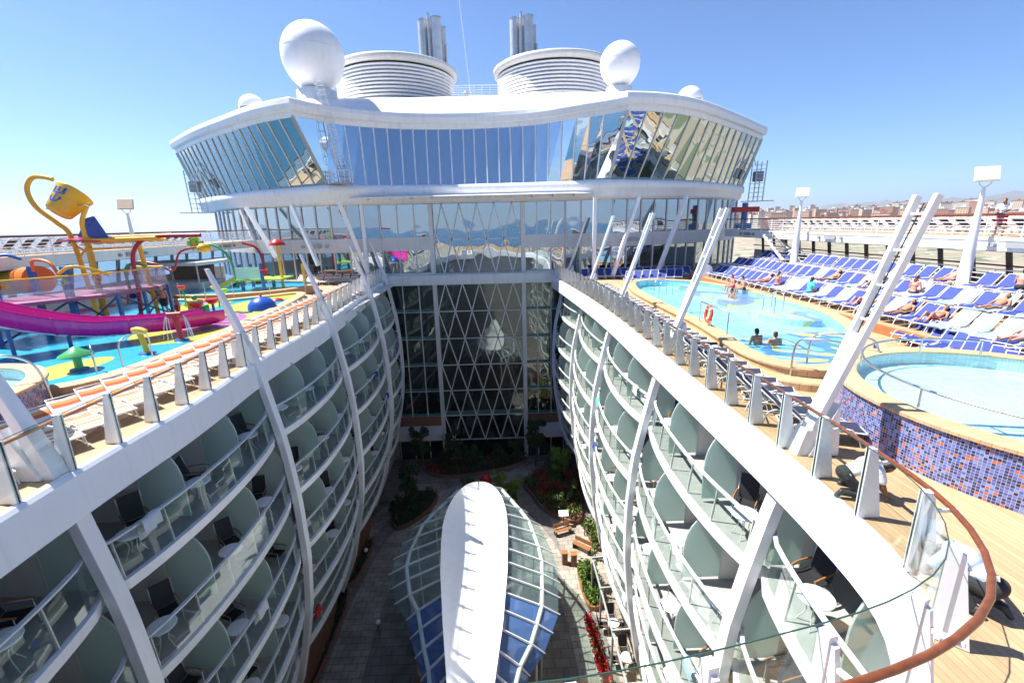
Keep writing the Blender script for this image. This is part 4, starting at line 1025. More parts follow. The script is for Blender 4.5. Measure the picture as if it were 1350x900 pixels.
o = thing('lifebuoy', 'orange lifebuoy hanging on the square pool handrail', 'lifebuoy', (9.02, 19.4, 1.05))
lb.tube(pts, .075, 12, True).build('ring', mat('lifebuoy_orange', (.75, .10, .03), .5, var=.1), o)
for k in range(4):
    a = math.pi/4+math.pi/2*k; c = V(.0, .26*math.cos(a), .34*math.sin(a)); t = V(0, -.26*math.sin(a), .34*math.cos(a)).normalized()
    MB().tube([c-t*.04, c+t*.04], .082, 12).build('band', M['shirtw'], o)
# whirlpool rails
rr = MB(); pts = [(12+3.25*math.cos(a), 9.1+3.55*math.sin(a), 1.55) for a in [R(60)+R(250)*i/40 for i in range(41)]]
o = thing('tub_handrail', 'curved steel handrail running round the right whirlpool rim', 'handrail', (0, 0, 0))
rr.tube([Vector(pts[0])-V(0, 0, .4)]+pts+[Vector(pts[-1])-V(0, 0, .4)], .03, 8).build('rail', M['steel'], o)
for k in range(4, 40, 8): MB().tube([Vector(pts[k])-V(0, 0, .42), pts[k]], .025, 8).build('post', M['steel'], o)
bent('tub_step_rail', 'looped steel step rail behind the right whirlpool', [(9.0, 13.4, 0), (9.0, 13.3, 1.3), (9.3, 12.9, 1.55), (9.9, 12.4, 1.5), (10.0, 12.2, 1.2)], .03, M['steel'])
bent('tub_step_rail', 'second looped steel step rail behind the right whirlpool', [(9.9, 14.0, 0), (9.9, 13.9, 1.3), (10.3, 13.5, 1.55), (11.0, 12.9, 1.5), (11.1, 12.7, 1.2)], .03, M['steel'])
bent('tub_step_rail', 'looped steel step rail on the left whirlpool beside the tan column', [(-13.0, 12.6, 0), (-13.1, 12.5, 1.4), (-13.4, 12.2, 1.9), (-14.2, 11.9, 1.95), (-14.8, 12.2, 1.75), (-14.6, 12.8, 1.2)], .035, M['steel'])
o = thing('shade_column', 'tan column with a round white disc on top at the left edge', 'column', (-13.35, 10.6, 0))
MB().lathe([(.42, .0), (.42, 3.25), (.36, 3.3)], 28).build('pillar', M['tan'], o)
MB().lathe([(.4, 3.3), (.95, 3.42), (1.05, 3.5), (1.05, 3.56), (.8, 3.60)], 36).build('disc_rim', M['grey'], o)
MB().lathe([(.82, 3.58), (.80, 3.63), (.01, 3.66)], 36).build('disc', M['shell'], o)

# ================================================================== LOUNGERS AND CHAIRS
def make_lounger(name, sling, frame, ang=38, arcs=True, pillow=False):
    o = thing(name, 'x', 'sun lounger'); w_ = .31
    f = MB()
    hp = V(0, .18, .36); L2 = .80; d = V(0, math.cos(R(ang)), math.sin(R(ang)))
    for s_ in (-1, 1): f.tube([(s_*w_, -.98, .33), (s_*w_, -.2, .35), (s_*w_, .18, .35), (s_*w_, .72, .33)], .020, 6)
    f.tube([(-w_, -.98, .33), (w_, -.98, .33)], .02, 6); f.tube([(-w_, .72, .33), (w_, .72, .33)], .02, 6)
    f.build('frame', frame, o)
    q = MB(); rows = [[(-w_+.02, y, .36-.012*math.sin(math.pi*(y+.96)/1.1)), (0, y, .345-.012*math.sin(math.pi*(y+.96)/1.1)), (w_-.02, y, .36-.012*math.sin(math.pi*(y+.96)/1.1))] for y in (-.96, -.7, -.4, -.1, .16)]
    q.slab(rows, .012, True).build('seat', sling, o)
    q = MB(); rows = [[V(-w_+.02, 0, 0)+hp+d*t, V(0, 0, -.015)+hp+d*t, V(w_-.02, 0, 0)+hp+d*t] for t in (.02, .25, .5, .75)]
    b = q.slab(rows, .012, True).build('backrest', sling, o)
    f = MB()
    f.tube([hp+V(-w_, 0, 0), hp+V(-w_, 0, 0)+d*L2, hp+V(w_, 0, 0)+d*L2, hp+V(w_, 0, 0)], .02, 6); f.build('back_frame', frame, b)
    for y0, y1 in ((-.9, -.25), (.1, .66)):
        for s_ in (-1, 1):
            if arcs: pts = [(s_*(w_+.02), y0, .0), (s_*(w_+.02), y0+.03, .10), (s_*(w_+.02), (y0+y1)/2-.1, .40), (s_*(w_+.02), y1-.12, .34), (s_*(w_+.02), y1, .0)]
            else: pts = [(s_*(w_+.01), y0, 0), (s_*w_, y0, .34)]
            MB().tube(pts if not arcs else catmull([Vector(p) for p in pts], .12), .017, 6).build('leg', frame, o)
    return o
whitef = mat('white_tube', (.75, .75, .74), .35, var=.04)
PB = Placer(make_lounger('sun_lounger', M['blue'], whitef, 40))
PS = Placer(make_lounger('striped_lounger', M['orangestripe'], whitef, 36))
PN = Placer(make_lounger('navy_lounger', M['navy'], whitef, 42))
def hd(x, y): return math.atan2(-x, y)          # turn local +y (the head end) towards (x, y)
rows_ = [(17.9, .45, 12.4, 33, 'lowest terrace'), (20.15, .95, 11.4, 36, 'middle terrace'), (22.3, 1.5, 11.0, 36, 'highest terrace')]
TOW = []
for ri, (x, z, y0, n, nm) in enumerate(rows_):
    for k in range(n):
        y = y0+.80*k+rnd.uniform(-.06, .06)
        if abs(y-21.5) < .6 and ri == 2 or abs(y-34.6) < .6 and ri == 2: continue
        if y > 39.6: break
        xx = x+(1.1 if y < 13 else 0)+rnd.uniform(-.06, .06)
        PB((xx, y, z), hd(1, .22+rnd.uniform(-.09, .09)), 'blue sling lounger, %s from the near end on the %s' % (ordw(k), nm), 'blue loungers on the terraces')
        TOW.append((xx, y, z))
for k in range(26):
    y = 15.2+.80*k; x = 15.75+max(0, (18.5-y))*-.25+max(0, min(1, (y-19)/6))*1.0
    if x-1.0 < 0: continue
    if y < 19: continue
    PB((x+.15 if y > 24 else x+.5, y, .0 if x < 16.5 else .0) if False else (x-.05+.55 if y < 24 else x-.35+.65, y, .0), hd(1, .3), 'blue sling lounger, %s in the front row beside the pool rim' % ordw(k-4), 'blue loungers beside the pool rim') if False else None
for k in range(9):
    a = k/8; PB((15.4+.62*k*.35, 13.6+.66*k-.9, 0), hd(1, .75-.5*a), 'blue sling lounger, %s of the cluster behind the right whirlpool' % ordw(k), 'blue loungers behind the whirlpool')
for k in range(5):
    PB((13.9+.75*k, 14.8+.1*k-.6, 0) if False else (17.6+.15*k, 8.9+.72*k, 0), hd(1, .1+.12*k), 'blue sling lounger, %s by the outer side of the whirlpool' % ordw(k), 'blue loungers outside the whirlpool')
for k in range(14):
    PB((7.6+.74*k, 41.6+.0*k+(.35 if k > 6 else 0), 0), hd(.1, 1), 'blue lounger in shade, %s along the glass wall beyond the pool' % ordw(k), 'shaded loungers by the far glass wall')
for k in range(7):
    PB((10.5+.78*k+.3, 38.6+.18*k, 0), hd(.4, 1), 'blue lounger half in shade, %s in the row between pool and far glass wall' % ordw(k), 'loungers between pool and far wall')
for k in range(31):
    y = 9.8+.84*k; PN((7.45 if y > 16 else 7.3, y, 0), hd(-1, .45+rnd.uniform(-.1, .1)), 'navy lounger with white frame, %s behind the right glass railing' % ordw(k), 'navy loungers along the right railing')
for k in range(36):
    y = 6.4+.84*k; ex = -10.05-.02*k*.6; PS((ex-1.15, y, 0), hd(-1, .55+rnd.uniform(-.1, .1)), 'orange and white striped lounger, %s behind the left glass railing' % ordw(k), 'striped loungers along the left railing')
for k in range(9):
    PS((-18.6+.8*k, 42.4+.05*k, 0), hd(.05, 1), 'orange striped lounger, %s along the left far glass wall' % ordw(k), 'striped loungers by the left far wall')
for k in range(30):
    PN((25.6, 13.5+.95*k, 3.975), hd(-1, .12), 'navy lounger, %s on the right upper promenade' % ordw(k), 'navy loungers on the right upper promenade')
for k in range(24):
    PN((-27.4, 19.5+.95*k, 3.975), hd(1, .12), 'navy lounger, %s on the left upper promenade' % ordw(k), 'navy loungers on the left upper promenade')
for k in range(8):
    PB((-23.6+.2*k, 41.3+.0*k, 0) if False else (-27.0, 34+.85*k, 0), hd(-1, .4), 'blue and white lounger, %s under the left promenade' % ordw(k), 'loungers under the left promenade')
# towels thrown over some of the blue loungers
def towel(x, y, z, rz, m_, label, long_=True):
    ang = R(40); d = V(0, math.cos(ang), math.sin(ang)); hp = V(0, .18, .385); rows = []
    W_ = .30; rs = random.Random(int(x*100+y*37))
    def rowat(c): return [V(sx*W_*.5*k_, 0, (-.07 if abs(sx*k_) > 1.9 else 0)+rs.uniform(-.012, .018))+c for sx, k_ in ((-1, 2.2), (-1, 1.9), (-1, 1), (0, 1), (1, 1), (1, 1.9), (1, 2.2))]
    for yy in (-1.02, -.8, -.5, -.2, .1): rows.append(rowat(V(0, yy, .375)))
    for t in (.2, .5, .78): rows.append(rowat(hp+d*t+V(0, -.01, .02)))
    q = MB(); q.slab(rows if long_ else rows[:5], .02, True); o = q.build('towel', m_); o.location = (x, y, z); o.rotation_euler = (0, 0, rz)
    return tag(o, label, 'towel', 'towels spread on the loungers')
tw = [(0, 4, 'towel'), (0, 5, 'towel'), (0, 6, 'towel'), (0, 10, 'towel'), (0, 14, 'towel'), (0, 19, 'towelw'), (0, 20, 'towel'), (1, 2, 'towel'), (1, 3, 'towelw'), (1, 6, 'towel'), (1, 8, 'towel'), (1, 13, 'towelw'), (1, 17, 'towel'), (1, 0, 'towel'), (1, 10, 'towel'), (0, 16, 'towel'), (2, 7, 'towel'), (2, 1, 'towelw'), (1, 22, 'towel'), (2, 18, 'towelw')]
bl = [o for o in bpy.data.objects if o.get('group') == 'blue loungers on the terraces']
for ri, k, mm in tw:
    key = '%s from the near end on the %s' % (ordw(k), rows_[ri][4])
    for o in bl:
        if o['label'].endswith(', '+key): towel(o.location.x, o.location.y, o.location.z, o.rotation_euler.z, M[mm], '%s towel on the %s lounger from the near end, %s' % ('pale blue' if mm == 'towel' else 'white', ordw(k), rows_[ri][4])); break
# white oval board
o = thing('notice_board', 'white round-topped board standing by the far end of the pool', 'board', (16.9, 37.4, 0), R(-15))
pts = [(-.45, 0), (.45, 0), (.45, 1.0)]+[(.45*math.cos(a), 1.0+.45*math.sin(a)) for a in [math.pi*i/12 for i in range(1, 12)]]+[(-.45, 1.0)]
q = MB(); n = len(pts); q.add([(x, -.05, z) for x, z in pts]+[(x, .05, z) for x, z in pts], [tuple(range(n)), tuple(range(n, 2*n))[::-1]]+[(i, n+i, n+(i+1) % n, (i+1) % n) for i in range(n)])
q.build('panel', M['shell'], o); MB().box(-.5, .5, -.15, .15, 0, .04).build('foot', M['grey'], o)
# small shade-side furniture at the far right: stairs to the promenade
o = thing('staircase', 'dark open staircase rising to the right upper promenade behind the loungers', 'stairs', (22.2, 39.5, 1.5))
q = MB(); q.beam((0, 0, 2.5), (0, -4.2, 0), .06, .28, (1, 0, 0)); q.beam((1.2, 0, 2.5), (1.2, -4.2, 0), .06, .28, (1, 0, 0)); q.build('stringers', M['offwhite'], o)
q = MB(); [q.box(0, 1.2, -4.2+.42*k, -4.2+.42*k+.3, .25*k+.1, .25*k+.14) for k in range(10)]; q.build('treads', M['grey'], o)
q = MB(); [q.tube([(x, -4.2, .95), (x, 0, 3.4)], .03, 6) for x in (0, 1.2)]; q.build('handrails', M['dark'], o)

# ================================================================== BALCONY FURNITURE
def make_chair():
    o = thing('balcony_chair', 'x', 'chair')
    q = MB(); q.slab([[(-.25, y, z), (.25, y, z)] for y, z in ((-.28, .44), (0, .42), (.22, .43))], .02, True).build('seat', M['black'], o)
    q = MB(); q.slab([[(-.25, y, z), (.25, y, z)] for y, z in ((.23, .44), (.32, .75), (.42, 1.12))], (0, .02, .004), True).build('backrest', M['black'], o)
    q = MB()
    for s_ in (-1, 1): q.tube([(s_*.27, -.30, 0), (s_*.27, -.28, .62), (s_*.27, .30, .64), (s_*.27, .42, 1.12)], .014, 6); q.tube([(s_*.27, .36, 0), (s_*.27, .2, .44), (s_*.27, -.28, .44)], .014, 6)
    q.build('frame', M['steel'], o)
    for s_ in (-1, 1): MB().tube(catmull([V(s_*.28, -.34, .63), V(s_*.29, -.1, .67), V(s_*.28, .28, .66)], .08), .022, 6).build('armrest', M['wood'], o)
    return o
def make_table():
    o = thing('balcony_table', 'x', 'table')
    MB().lathe([(.001, .665), (.33, .665), (.35, .68), (.35, .70), (.33, .71), (.001, .71)], 28).build('tabletop', M['shell'], o)
    q = MB()
    for k in range(4):
        a = math.pi/4+k*math.pi/2; q.tube(catmull([V(.24*math.cos(a), .24*math.sin(a), .66), V(.12*math.cos(a), .12*math.sin(a), .35), V(.27*math.cos(a), .27*math.sin(a), 0)], .12), .012, 6)
    q.build('legs', M['offwhite'], o); return o
PC = Placer(make_chair()); PT = Placer(make_table())
CW = ['nearest', 'middle', 'farthest']
for side, nm in ((-1, 'left'), (1, 'right')):
    for bay in range(4):
        for li, z in enumerate(LV):
            Wd = (RY[bay+1]-RY[bay])/3
            for c in range(3):
                y = RY[bay]+Wd*(c+.5)
                if y < 4: continue
                if bay == 3 and li > 3: continue
                ex = edge_x(side, bay, (c+.5)/3, z)
                loc = '%s balcony of the %s bay, %s deck, %s wall' % (CW[c], BW[bay], NW[li], nm)
                jx, jy = rnd.uniform(-.1, .1), rnd.uniform(-.15, .15)
                jy += rnd.uniform(-.25, .25)
                if rnd.random() < .88: PT((ex+side*(.62+jx*.5), y-.35+jy, z+.006), rnd.uniform(0, 3), 'round white table on the '+loc, 'balcony tables')
                if rnd.random() < .85: PC((ex+side*(1.2+jx*2), y+.45+jy, z+.006), hd(side*rnd.uniform(.2, 2.6), rnd.choice((1, 1, .3, -.3))), 'dark sling chair on the '+loc, 'balcony chairs')
                if rnd.random() < .35: PC((ex+side*1.75, y-.55, z+.006), hd(side*1.2, rnd.uniform(-1, .4)), 'second chair on the '+loc, 'balcony chairs')
                rr_ = rnd.random()
                if rr_ < .16:
                    mk_ = rnd.choice(('towel', 'towelw', 'redc', 'turq', 'blue')); cn_ = dict(towel='pale blue', towelw='white', redc='red', turq='turquoise', blue='dark blue')[mk_]
                    zt_ = z+1.12; xr_ = edge_x(side, bay, (c+.5)/3, z)*.5+edge_x(side, bay, (c+.5)/3, z+1.05)*.5+side*.08
                    q_ = MB(); q_.slab([[(xr_+side*dx, y+yy, zz+.02*math.sin(yy*14)) for yy in (-.3, -.1, .1, .3)] for dx, zz in ((.10, zt_-.55), (.09, zt_-.2), (.07, zt_+.0), (0, zt_+.02), (-.07, zt_+.0), (-.09, zt_-.15), (-.10, zt_-.35))], .012, True)
                    tag(q_.build('towel', M[mk_]), '%s towel over the rail, %s' % (cn_, loc), 'towel', 'towels hung over the balcony rails')

q_ = Vector((lin(RP, 5.3), 9.1, 5.3))
tag(MB().tube([q_, Vector((7.05, 9.3, 1.1))], .014, 5).build('rigging_line', M['slot']), 'thin black line hanging from the near right mast to the railing', 'line')
# ================================================================== WATER PARK
Zp = .456
def T(o, name, pts, r, m_, n=10, sm=.15): return MB().tube(catmull([Vector(p) for p in pts], sm), r, n).build(name, m_, o)
# tipping bucket tower
o = thing('tipping_bucket_tower', 'tall yellow tower with a tipping bucket and curled pipe over the water park', 'tipping bucket', (-20.6, 24, Zp))
def rel(*p): return V(p[0]+20.6, p[1]-24, p[2]-Zp)
Yb = 24.2
T(o, 'leg', [rel(-20.2, 23.3, .46), rel(-20.5, 23.6, 3.0), rel(-20.75, 23.9, 4.9)], .14, M['yellow'], 14)
T(o, 'leg', [rel(-21.9, 24.8, .46), rel(-22.0, 24.7, 3), rel(-22.05, 24.5, 5.0), rel(-22.35, 24.3, 5.6), rel(-23.0, 24.1, 6.4), rel(-23.2, 24.1, 7.2), rel(-22.8, 24.1, 7.75), rel(-22.1, 24.0, 7.75), rel(-21.75, 24.0, 7.65)], .11, M['yellow'], 14)
T(o, 'leg', [rel(-19.3, 25.6, .46), rel(-19.4, 25.4, 4.6)], .11, M['yellow'], 14)
T(o, 'bucket_arm', [rel(-20.7, 23.8, 4.8), rel(-20.6, 23.7, 5.6), rel(-20.15, 23.7, 6.4)], .10, M['yellow'], 12)
# bucket
tilt = Matrix.Rotation(R(22), 4, 'Y') @ Matrix.Rotation(R(-38), 4, 'X')
bk = MB(); bk.lathe([(.001, -.80), (.55, -.78), (.64, -.70), (.90, .66), (.93, .72), (.89, .74), (.86, .66), (.60, -.62), (.001, -.66)], 36)
bk.v = [tuple(tilt @ (Vector(v)*.84)+rel(-21.35, 24.0, 6.55)) for v in bk.v]; bo = bk.build('bucket', M['yellow'], o)
# blue crown and anchor mark on the bucket face: flat shapes wrapped on the cone
def wrap(poly):
    out = []
    for u, z in poly:
        a = R(-98)+u/.8; r = .64+(z+.70)/1.36*.26+.012
        out.append(tilt @ (V(r*math.cos(a), r*math.sin(a), z)*.84)+rel(-21.35, 24.0, 6.55))
    return out
mk = MB()
def patch(poly): mk.add(wrap(poly), [tuple(range(len(poly)))])
def strip_(pts, w_):
    for (a, b) in zip(pts, pts[1:]):
        d = Vector((b[0]-a[0], b[1]-a[1])).normalized(); n_ = Vector((-d.y, d.x))*w_/2
        patch([(a[0]+n_.x, a[1]+n_.y), (b[0]+n_.x, b[1]+n_.y), (b[0]-n_.x, b[1]-n_.y), (a[0]-n_.x, a[1]-n_.y)][::-1])
strip_([(-.36, .12), (-.12, .10), (.12, .10), (.36, .12)], .06)
for x0 in (-.27, 0, .27):
    patch([(x0-.10, .17), (x0+.10, .17), (x0+.05, .34), (x0+.09, .42), (x0, .50), (x0-.09, .42), (x0-.05, .34)])
strip_([(0, .06), (0, -.42)], .10); strip_([(-.30, -.18), (-.22, -.38), (0, -.46), (.22, -.38), (.30, -.18)], .08)
patch([(-.40, -.24), (-.28, -.06), (-.20, -.24)]); patch([(.20, -.24), (.28, -.06), (.40, -.24)])
mk.build('emblem', M['blue_p'], bo)
T(o, 'axle', [rel(-22.5, 24.1, 6.3), rel(-20.1, 23.8, 6.45)], .05, M['steel'], 8)
q = MB(); q.slab([[rel(-22.0, 24.6, 4.9), rel(-20.6, 25.2, 4.9)], [rel(-21.7, 23.3, 4.75), rel(-19.9, 23.7, 4.7)]], .06); q.build('splash_plate', M['red'], o)
q = MB(); q.slab([[rel(-20.6, 25.3, 4.75), rel(-17.6, 25.0, 4.85)], [rel(-20.7, 24.5, 4.60), rel(-17.2, 24.4, 4.70)], [rel(-20.7, 23.8, 4.70), rel(-17.6, 23.9, 4.82)]], .09, True); q.build('spill_tray', M['yellow'], o)
for a_, b_ in (((-20.7, 23.75, 4.72), (-17.3, 23.85, 4.78)), ((-20.6, 25.35, 4.82), (-17.3, 25.1, 4.9))): MB().tube([rel(*a_), rel(*b_)], .09, 8).build('tray_lip', M['yellow'], o)
q = MB(); q.add([rel(-21.7, 24.5, 4.9), rel(-20.2, 24.5, 4.8), rel(-20.7, 24.5, 5.9), rel(-21.1, 24.5, 5.8), rel(-21.7, 24.62, 4.9), rel(-20.2, 24.62, 4.8), rel(-20.7, 24.62, 5.9), rel(-21.1, 24.62, 5.8)], [(0, 1, 2, 3), (7, 6, 5, 4), (0, 4, 5, 1), (1, 5, 6, 2), (2, 6, 7, 3), (3, 7, 4, 0)]); q.build('deflector', M['blue_p'], o)
q = MB()
for a, b in (((-21.9, 24.6, 4.4), (-20.4, 23.6, 4.0)), ((-21.9, 24.6, 3.9), (-20.5, 23.6, 4.5)), ((-20.5, 23.6, 4.3), (-19.4, 25.4, 4.3))): q.tube([rel(*a), rel(*b)], .05, 8)
q.build('cross_braces', M['yellow'], o)
# big magenta slide
sl_p = catmull([Vector(p) for p in ((-21.4, 16.3, 2.9), (-20.4, 17.0, 2.3), (-19.2, 17.9, 1.55), (-17.8, 18.8, 1.12), (-16.4, 19.8, .95), (-15.2, 21.3, .80), (-14.6, 23.0, .70))], .22)
tgs = tangents(sl_p); so_, si_ = MB(), MB(); ro, ri = [], []
for k, (p, t) in enumerate(zip(sl_p, tgs)):
    sd = t.cross(V(0, 0, 1)).normalized(); f_ = min(1, max(0, (k-8)/18)); wd = .92-.16*f_; hh = .88-.40*f_
    for rad, rows2 in ((wd, ro), (wd-.05, ri)):
        rows2.append([p+sd*rad*math.cos(a)*1.0+V(0, 0, rad*.62*math.sin(a)+(hh*.6 if True else 0)+(.55*hh if abs(math.cos(a)) > .97 else 0)) for a in [math.pi+math.pi*j/14 for j in range(15)]])
o = thing('water_slide', 'long magenta fibreglass slide curving down across the splash basin', 'water slide', (0, 0, 0))
rows3 = [a+b[::-1] for a, b in zip(ro, ri)]; so_.grid(rows3, True, False, True); so_.build('chute', M['magenta'], o)
for k in (10, 20, 30):
    if k < len(ro): MB().tube([v+V(0, 0, -.0) for v in ro[k]], .035, 6).build('flange', M['magenta'], o)
for k in (3, 13, 21): p = sl_p[k]; MB().tube([p, V(p.x, p.y, Zp)], .07, 8).build('support', M['blue_m'], o)
# blue post climbing frame
o = thing('climbing_frame', 'climbing platform on blue posts with clear side panels behind the magenta slide', 'play structure', (0, 0, 0))
fr_pts = [(-23.3, 20.0), (-21.5, 19.3), (-22.6, 22.6), (-20.4, 21.9), (-18.9, 22.7), (-20.3, 26.2), (-18.9, 26.2)]
for x, y in fr_pts[:4]: MB().beam((x, y, Zp), (x, y, 3.6), .22, .22).build('post', M['blue_m'], o)
for x, y in fr_pts[4:]: MB().beam((x, y, Zp), (x, y, 2.2), .14, .14).build('post', M['blue_m'], o)
MB().prism([(-23.3, 19.6), (-21.3, 19.1), (-18.9, 22.6), (-18.9, 26.2), (-20.5, 26.4), (-23.2, 23)], 2.05, 2.2).build('platform', mat('pink_floor', (.30, .10, .18), .5), o)
q = MB()
for a, b in (((-21.5, 19.3), (-18.9, 22.7)), ((-18.9, 22.7), (-18.9, 26.2)), ((-18.9, 26.2), (-20.4, 26.2))):
    MB().slab([[(a[0], a[1], 2.25), (b[0], b[1], 2.25)], [(a[0], a[1], 3.15), (b[0], b[1], 3.15)]], (.02, 0.01, 0)).build('clear_panel', glass('play_panel', (.85, .85, .9), 1, .15, (.6, .5, .6)), o)
    q.tube([(a[0], a[1], 3.2), (b[0], b[1], 3.2)], .04, 8)
q.build('panel_rail', M['yellow'], o)
q = MB()
bp = [(-21.5, 19.3), (-20.4, 21.9), (-18.9, 22.7), (-18.9, 26.2), (-20.3, 26.2)]
for (a, b) in zip(bp, bp[1:]): q.tube([(a[0], a[1], .5), (b[0], b[1], 2.05)], .045, 6); q.tube([(a[0], a[1], 2.05), (b[0], b[1], .5)], .045, 6)
q.build('cross_braces', mat('dark_blue_brace', (.03, .07, .17), .4), o)
o = thing('tube_slide', 'yellow and orange enclosed tube slide at the left edge behind the blue posts', 'tube slide', (0, 0, 0))
T(o, 'tube', [(-29.5, 25.2, 2.2), (-27.5, 24.8, 2.5), (-25.3, 24.3, 2.7), (-24.2, 23.9, 2.8)], .62, M['yellow'], 24)
T(o, 'mouth', [(-24.25, 23.9, 2.8), (-23.5, 23.5, 2.85), (-23.0, 23.3, 2.9)], .68, M['orange'], 24)
for x, y in ((-28, 24.9), (-25.5, 24.3)): MB().tube([(x, y, 0), (x, y, 2.1)], .08, 8).build('support', M['blue_m'], o)
# red arch with spray bar
bent('spray_arch', 'dark red arched spray pipe beside the yellow tower', [(-19.2, 24.2, Zp), (-19.0, 24.2, 2.3), (-18.9, 24.2, 3.9), (-18.2, 24.2, 4.7), (-17.2, 24.2, 4.85), (-15.3, 24.2, 4.85)], .10, M['crimson'], 'water feature')
bent('spray_arch', 'thin dark red pipe arching low behind the yellow tower legs', [(-22, 27, 1.0), (-21.4, 27, 3.2), (-20, 27, 3.3), (-19, 27, 2.9), (-18.4, 27, 3.9), (-17.2, 27, 4.2)], .06, M['crimson'], 'water feature')
o = thing('spray_ball', 'yellow ball nozzle on the thin red pipe', 'water feature', (-17.0, 27, 4.1)); MB().lathe([(.001, -.28), (.2, -.22), (.34, -.05), (.34, .08), (.2, .24), (.001, .28)], 20).build('ball', M['yellow'], o); MB().lathe([(.05, .24), (.04, .4)], 10).build('nozzle', M['crimson'], o)
# green flower arch and red arch over the paddling pool
o = thing('flower_arch', 'green arched pipe with a lime flower head over the paddling pool', 'water feature', (0, 0, 0))
T(o, 'pipe', [(-20.6, 36, .65), (-20.7, 36, 2.2), (-21.0, 36, 3.2), (-21.8, 36, 3.9), (-23.0, 36, 4.15)], .09, M['green_p'])
fl = MB()
for k in range(6):
    a = k*math.pi/3; fl.lathe([(.001, -.06), (.2, -.04), (.26, 0), (.2, .04), (.001, .06)], 14, (0, math.cos(a)*.34, math.sin(a)*.34+0))
fl.v = [(-23.2+v[2]*.0+(v[0])*.5, 35.9+v[1], 4.2+v[2]+0) for v in fl.v]
fl2 = MB()
for k in range(6):
    a = k*math.pi/3; c = V(-23.2+math.cos(a)*.36, 35.85, 4.15+math.sin(a)*.36); fl2.beam(c-V(0, .06, 0), c+V(0, .06, 0), .34, .34, (math.cos(a), 0, math.sin(a)))
fl2.build('petals', M['lime'], o); MB().tube([(-23.2, 35.7, 4.15), (-23.2, 36, 4.15)], .18, 14).build('flower_centre', M['yellow'], o)
bent('spray_arch', 'bright red arched pipe beside the green flower arch', [(-20.2, 39.5, .65), (-20.2, 39.5, 2.6), (-20.6, 39.5, 3.6), (-21.6, 39.5, 4.0)], .10, M['red'], 'water feature')
# toy play house in the paddling pool
o = thing('toy_play_house', 'small play house with blue posts, yellow slide and red mushroom roof pole', 'play structure', (0, 0, 0))
for x, y, h in ((-20.0, 35.6, 2.5), (-18.2, 35.2, 2.6), (-18.4, 37.2, 2.5), (-20.2, 37.5, 2.4)): MB().tube([(x, y, .55), (x, y, h)], .13, 12).build('post', M['blue_m'], o)
MB().box(-20.3, -16.9, 35.2, 37.6, 1.25, 1.37).build('platform', M['lime'], o)
MB().box(-20.2, -18.2, 35.25, 35.29, 1.4, 2.3).build('clear_panel', M['frost'], o)
q = MB(); q.slab([[(-21.6, 34.6, .66), (-21.6, 35.5, .66)], [(-20.3, 35.3, 1.38), (-20.3, 36.2, 1.38)]], .06); q.slab([[(-21.6, 34.55, .9), (-20.3, 35.25, 1.65)], [(-21.6, 34.55, .66), (-20.3, 35.25, 1.38)]], (0, -.04, 0)); q.build('slide', M['yellow'], o)
MB().tube([(-17.2, 36.2, .6), (-17.2, 36.2, 4.0)], .11, 12).build('mast', M['yellow'], o)
MB().lathe([(.60, 3.85), (.58, 3.95), (.35, 4.2), (.001, 4.35)], 24, (-17.2, 36.2, 0)).build('mushroom_cap', M['red'], o)
MB().tube([(-15.9, 37.2, .6), (-15.9, 37.2, 2.3)], .13, 12).build('bollard', M['yellow'], o)
q = MB(); q.lathe([(.001, 1.75), (.20, 1.8), (.27, 2.1), (.29, 2.12)], 18, (-17.9, 35.0, 0)); q.build('tipping_cup', M['redc'], o)
# ground water toys
o = thing('mushroom_spray', 'green mushroom shaped spray near the front corner of the splash basin', 'water feature', (-14.9, 15.6, Zp))
MB().tube([(0, 0, 0), (0, 0, .6)], .12, 14).build('stem', M['green_p'], o); MB().lathe([(.50, .50), (.48, .56), (.2, .72), (.12, .80), (.001, .84)], 24).build('cap', M['green_p'], o); MB().lathe([(.28, 0), (.26, .05)], 20).build('foot', M['blue_m'], o)
o = thing('spray_post', 'yellow spray post with a curled head in front of the magenta slide', 'water feature', (-14.05, 17.6, Zp))
T(o, 'post', [(0, 0, 0), (-.04, 0, .45), (-.14, 0, .85)], .10, M['yellow']); T(o, 'nozzle', [(-.34, 0, .92), (-.1, 0, .95), (.12, 0, .86)], .12, M['yellow']); MB().lathe([(.3, 0), (.26, .05)], 20).build('foot', M['blue_m'], o)
o = thing('spray_post', 'red post spouting white water beside the magenta slide', 'water feature', (-14.1, 19.7, Zp))
T(o, 'post', [(0, 0, 0), (-.03, 0, .5), (-.10, 0, 1.1)], .11, M['red']); T(o, 'nozzle', [(-.4, 0, 1.12), (.2, 0, 1.15)], .11, M['red']); MB().lathe([(.3, 0), (.26, .05)], 20).build('foot', M['blue_m'], o)
q = MB()
for k in range(9):
    a = rnd.uniform(0, 6.28); x0 = rnd.choice((-.4, .25)); q.tube(catmull([V(x0, 0, 1.12), V(x0*1.25+.06*math.cos(a), .1*math.sin(a), .9), V(x0*1.5+.15*math.cos(a), .2*math.sin(a), .05)], .15), .018, 5)
q.build('water_jets', M['spray'], o)
for x, y, lb in ((-16.0, 23.9, 'red round spinner toy standing on a blue pole, nearer one'), (-15.9, 25.1, 'red round spinner toy standing on a blue pole by the slide end')):
    o = thing('spinner_toy', lb, 'water feature', (x, y, Zp)); MB().tube([(0, 0, 0), (0, 0, .75)], .07, 10).build('pole', M['blue_m'], o); MB().lathe([(.001, .70), (.2, .75), (.32, .95), (.33, 1.0), (.26, .98)], 20).build('bowl', M['red'], o)
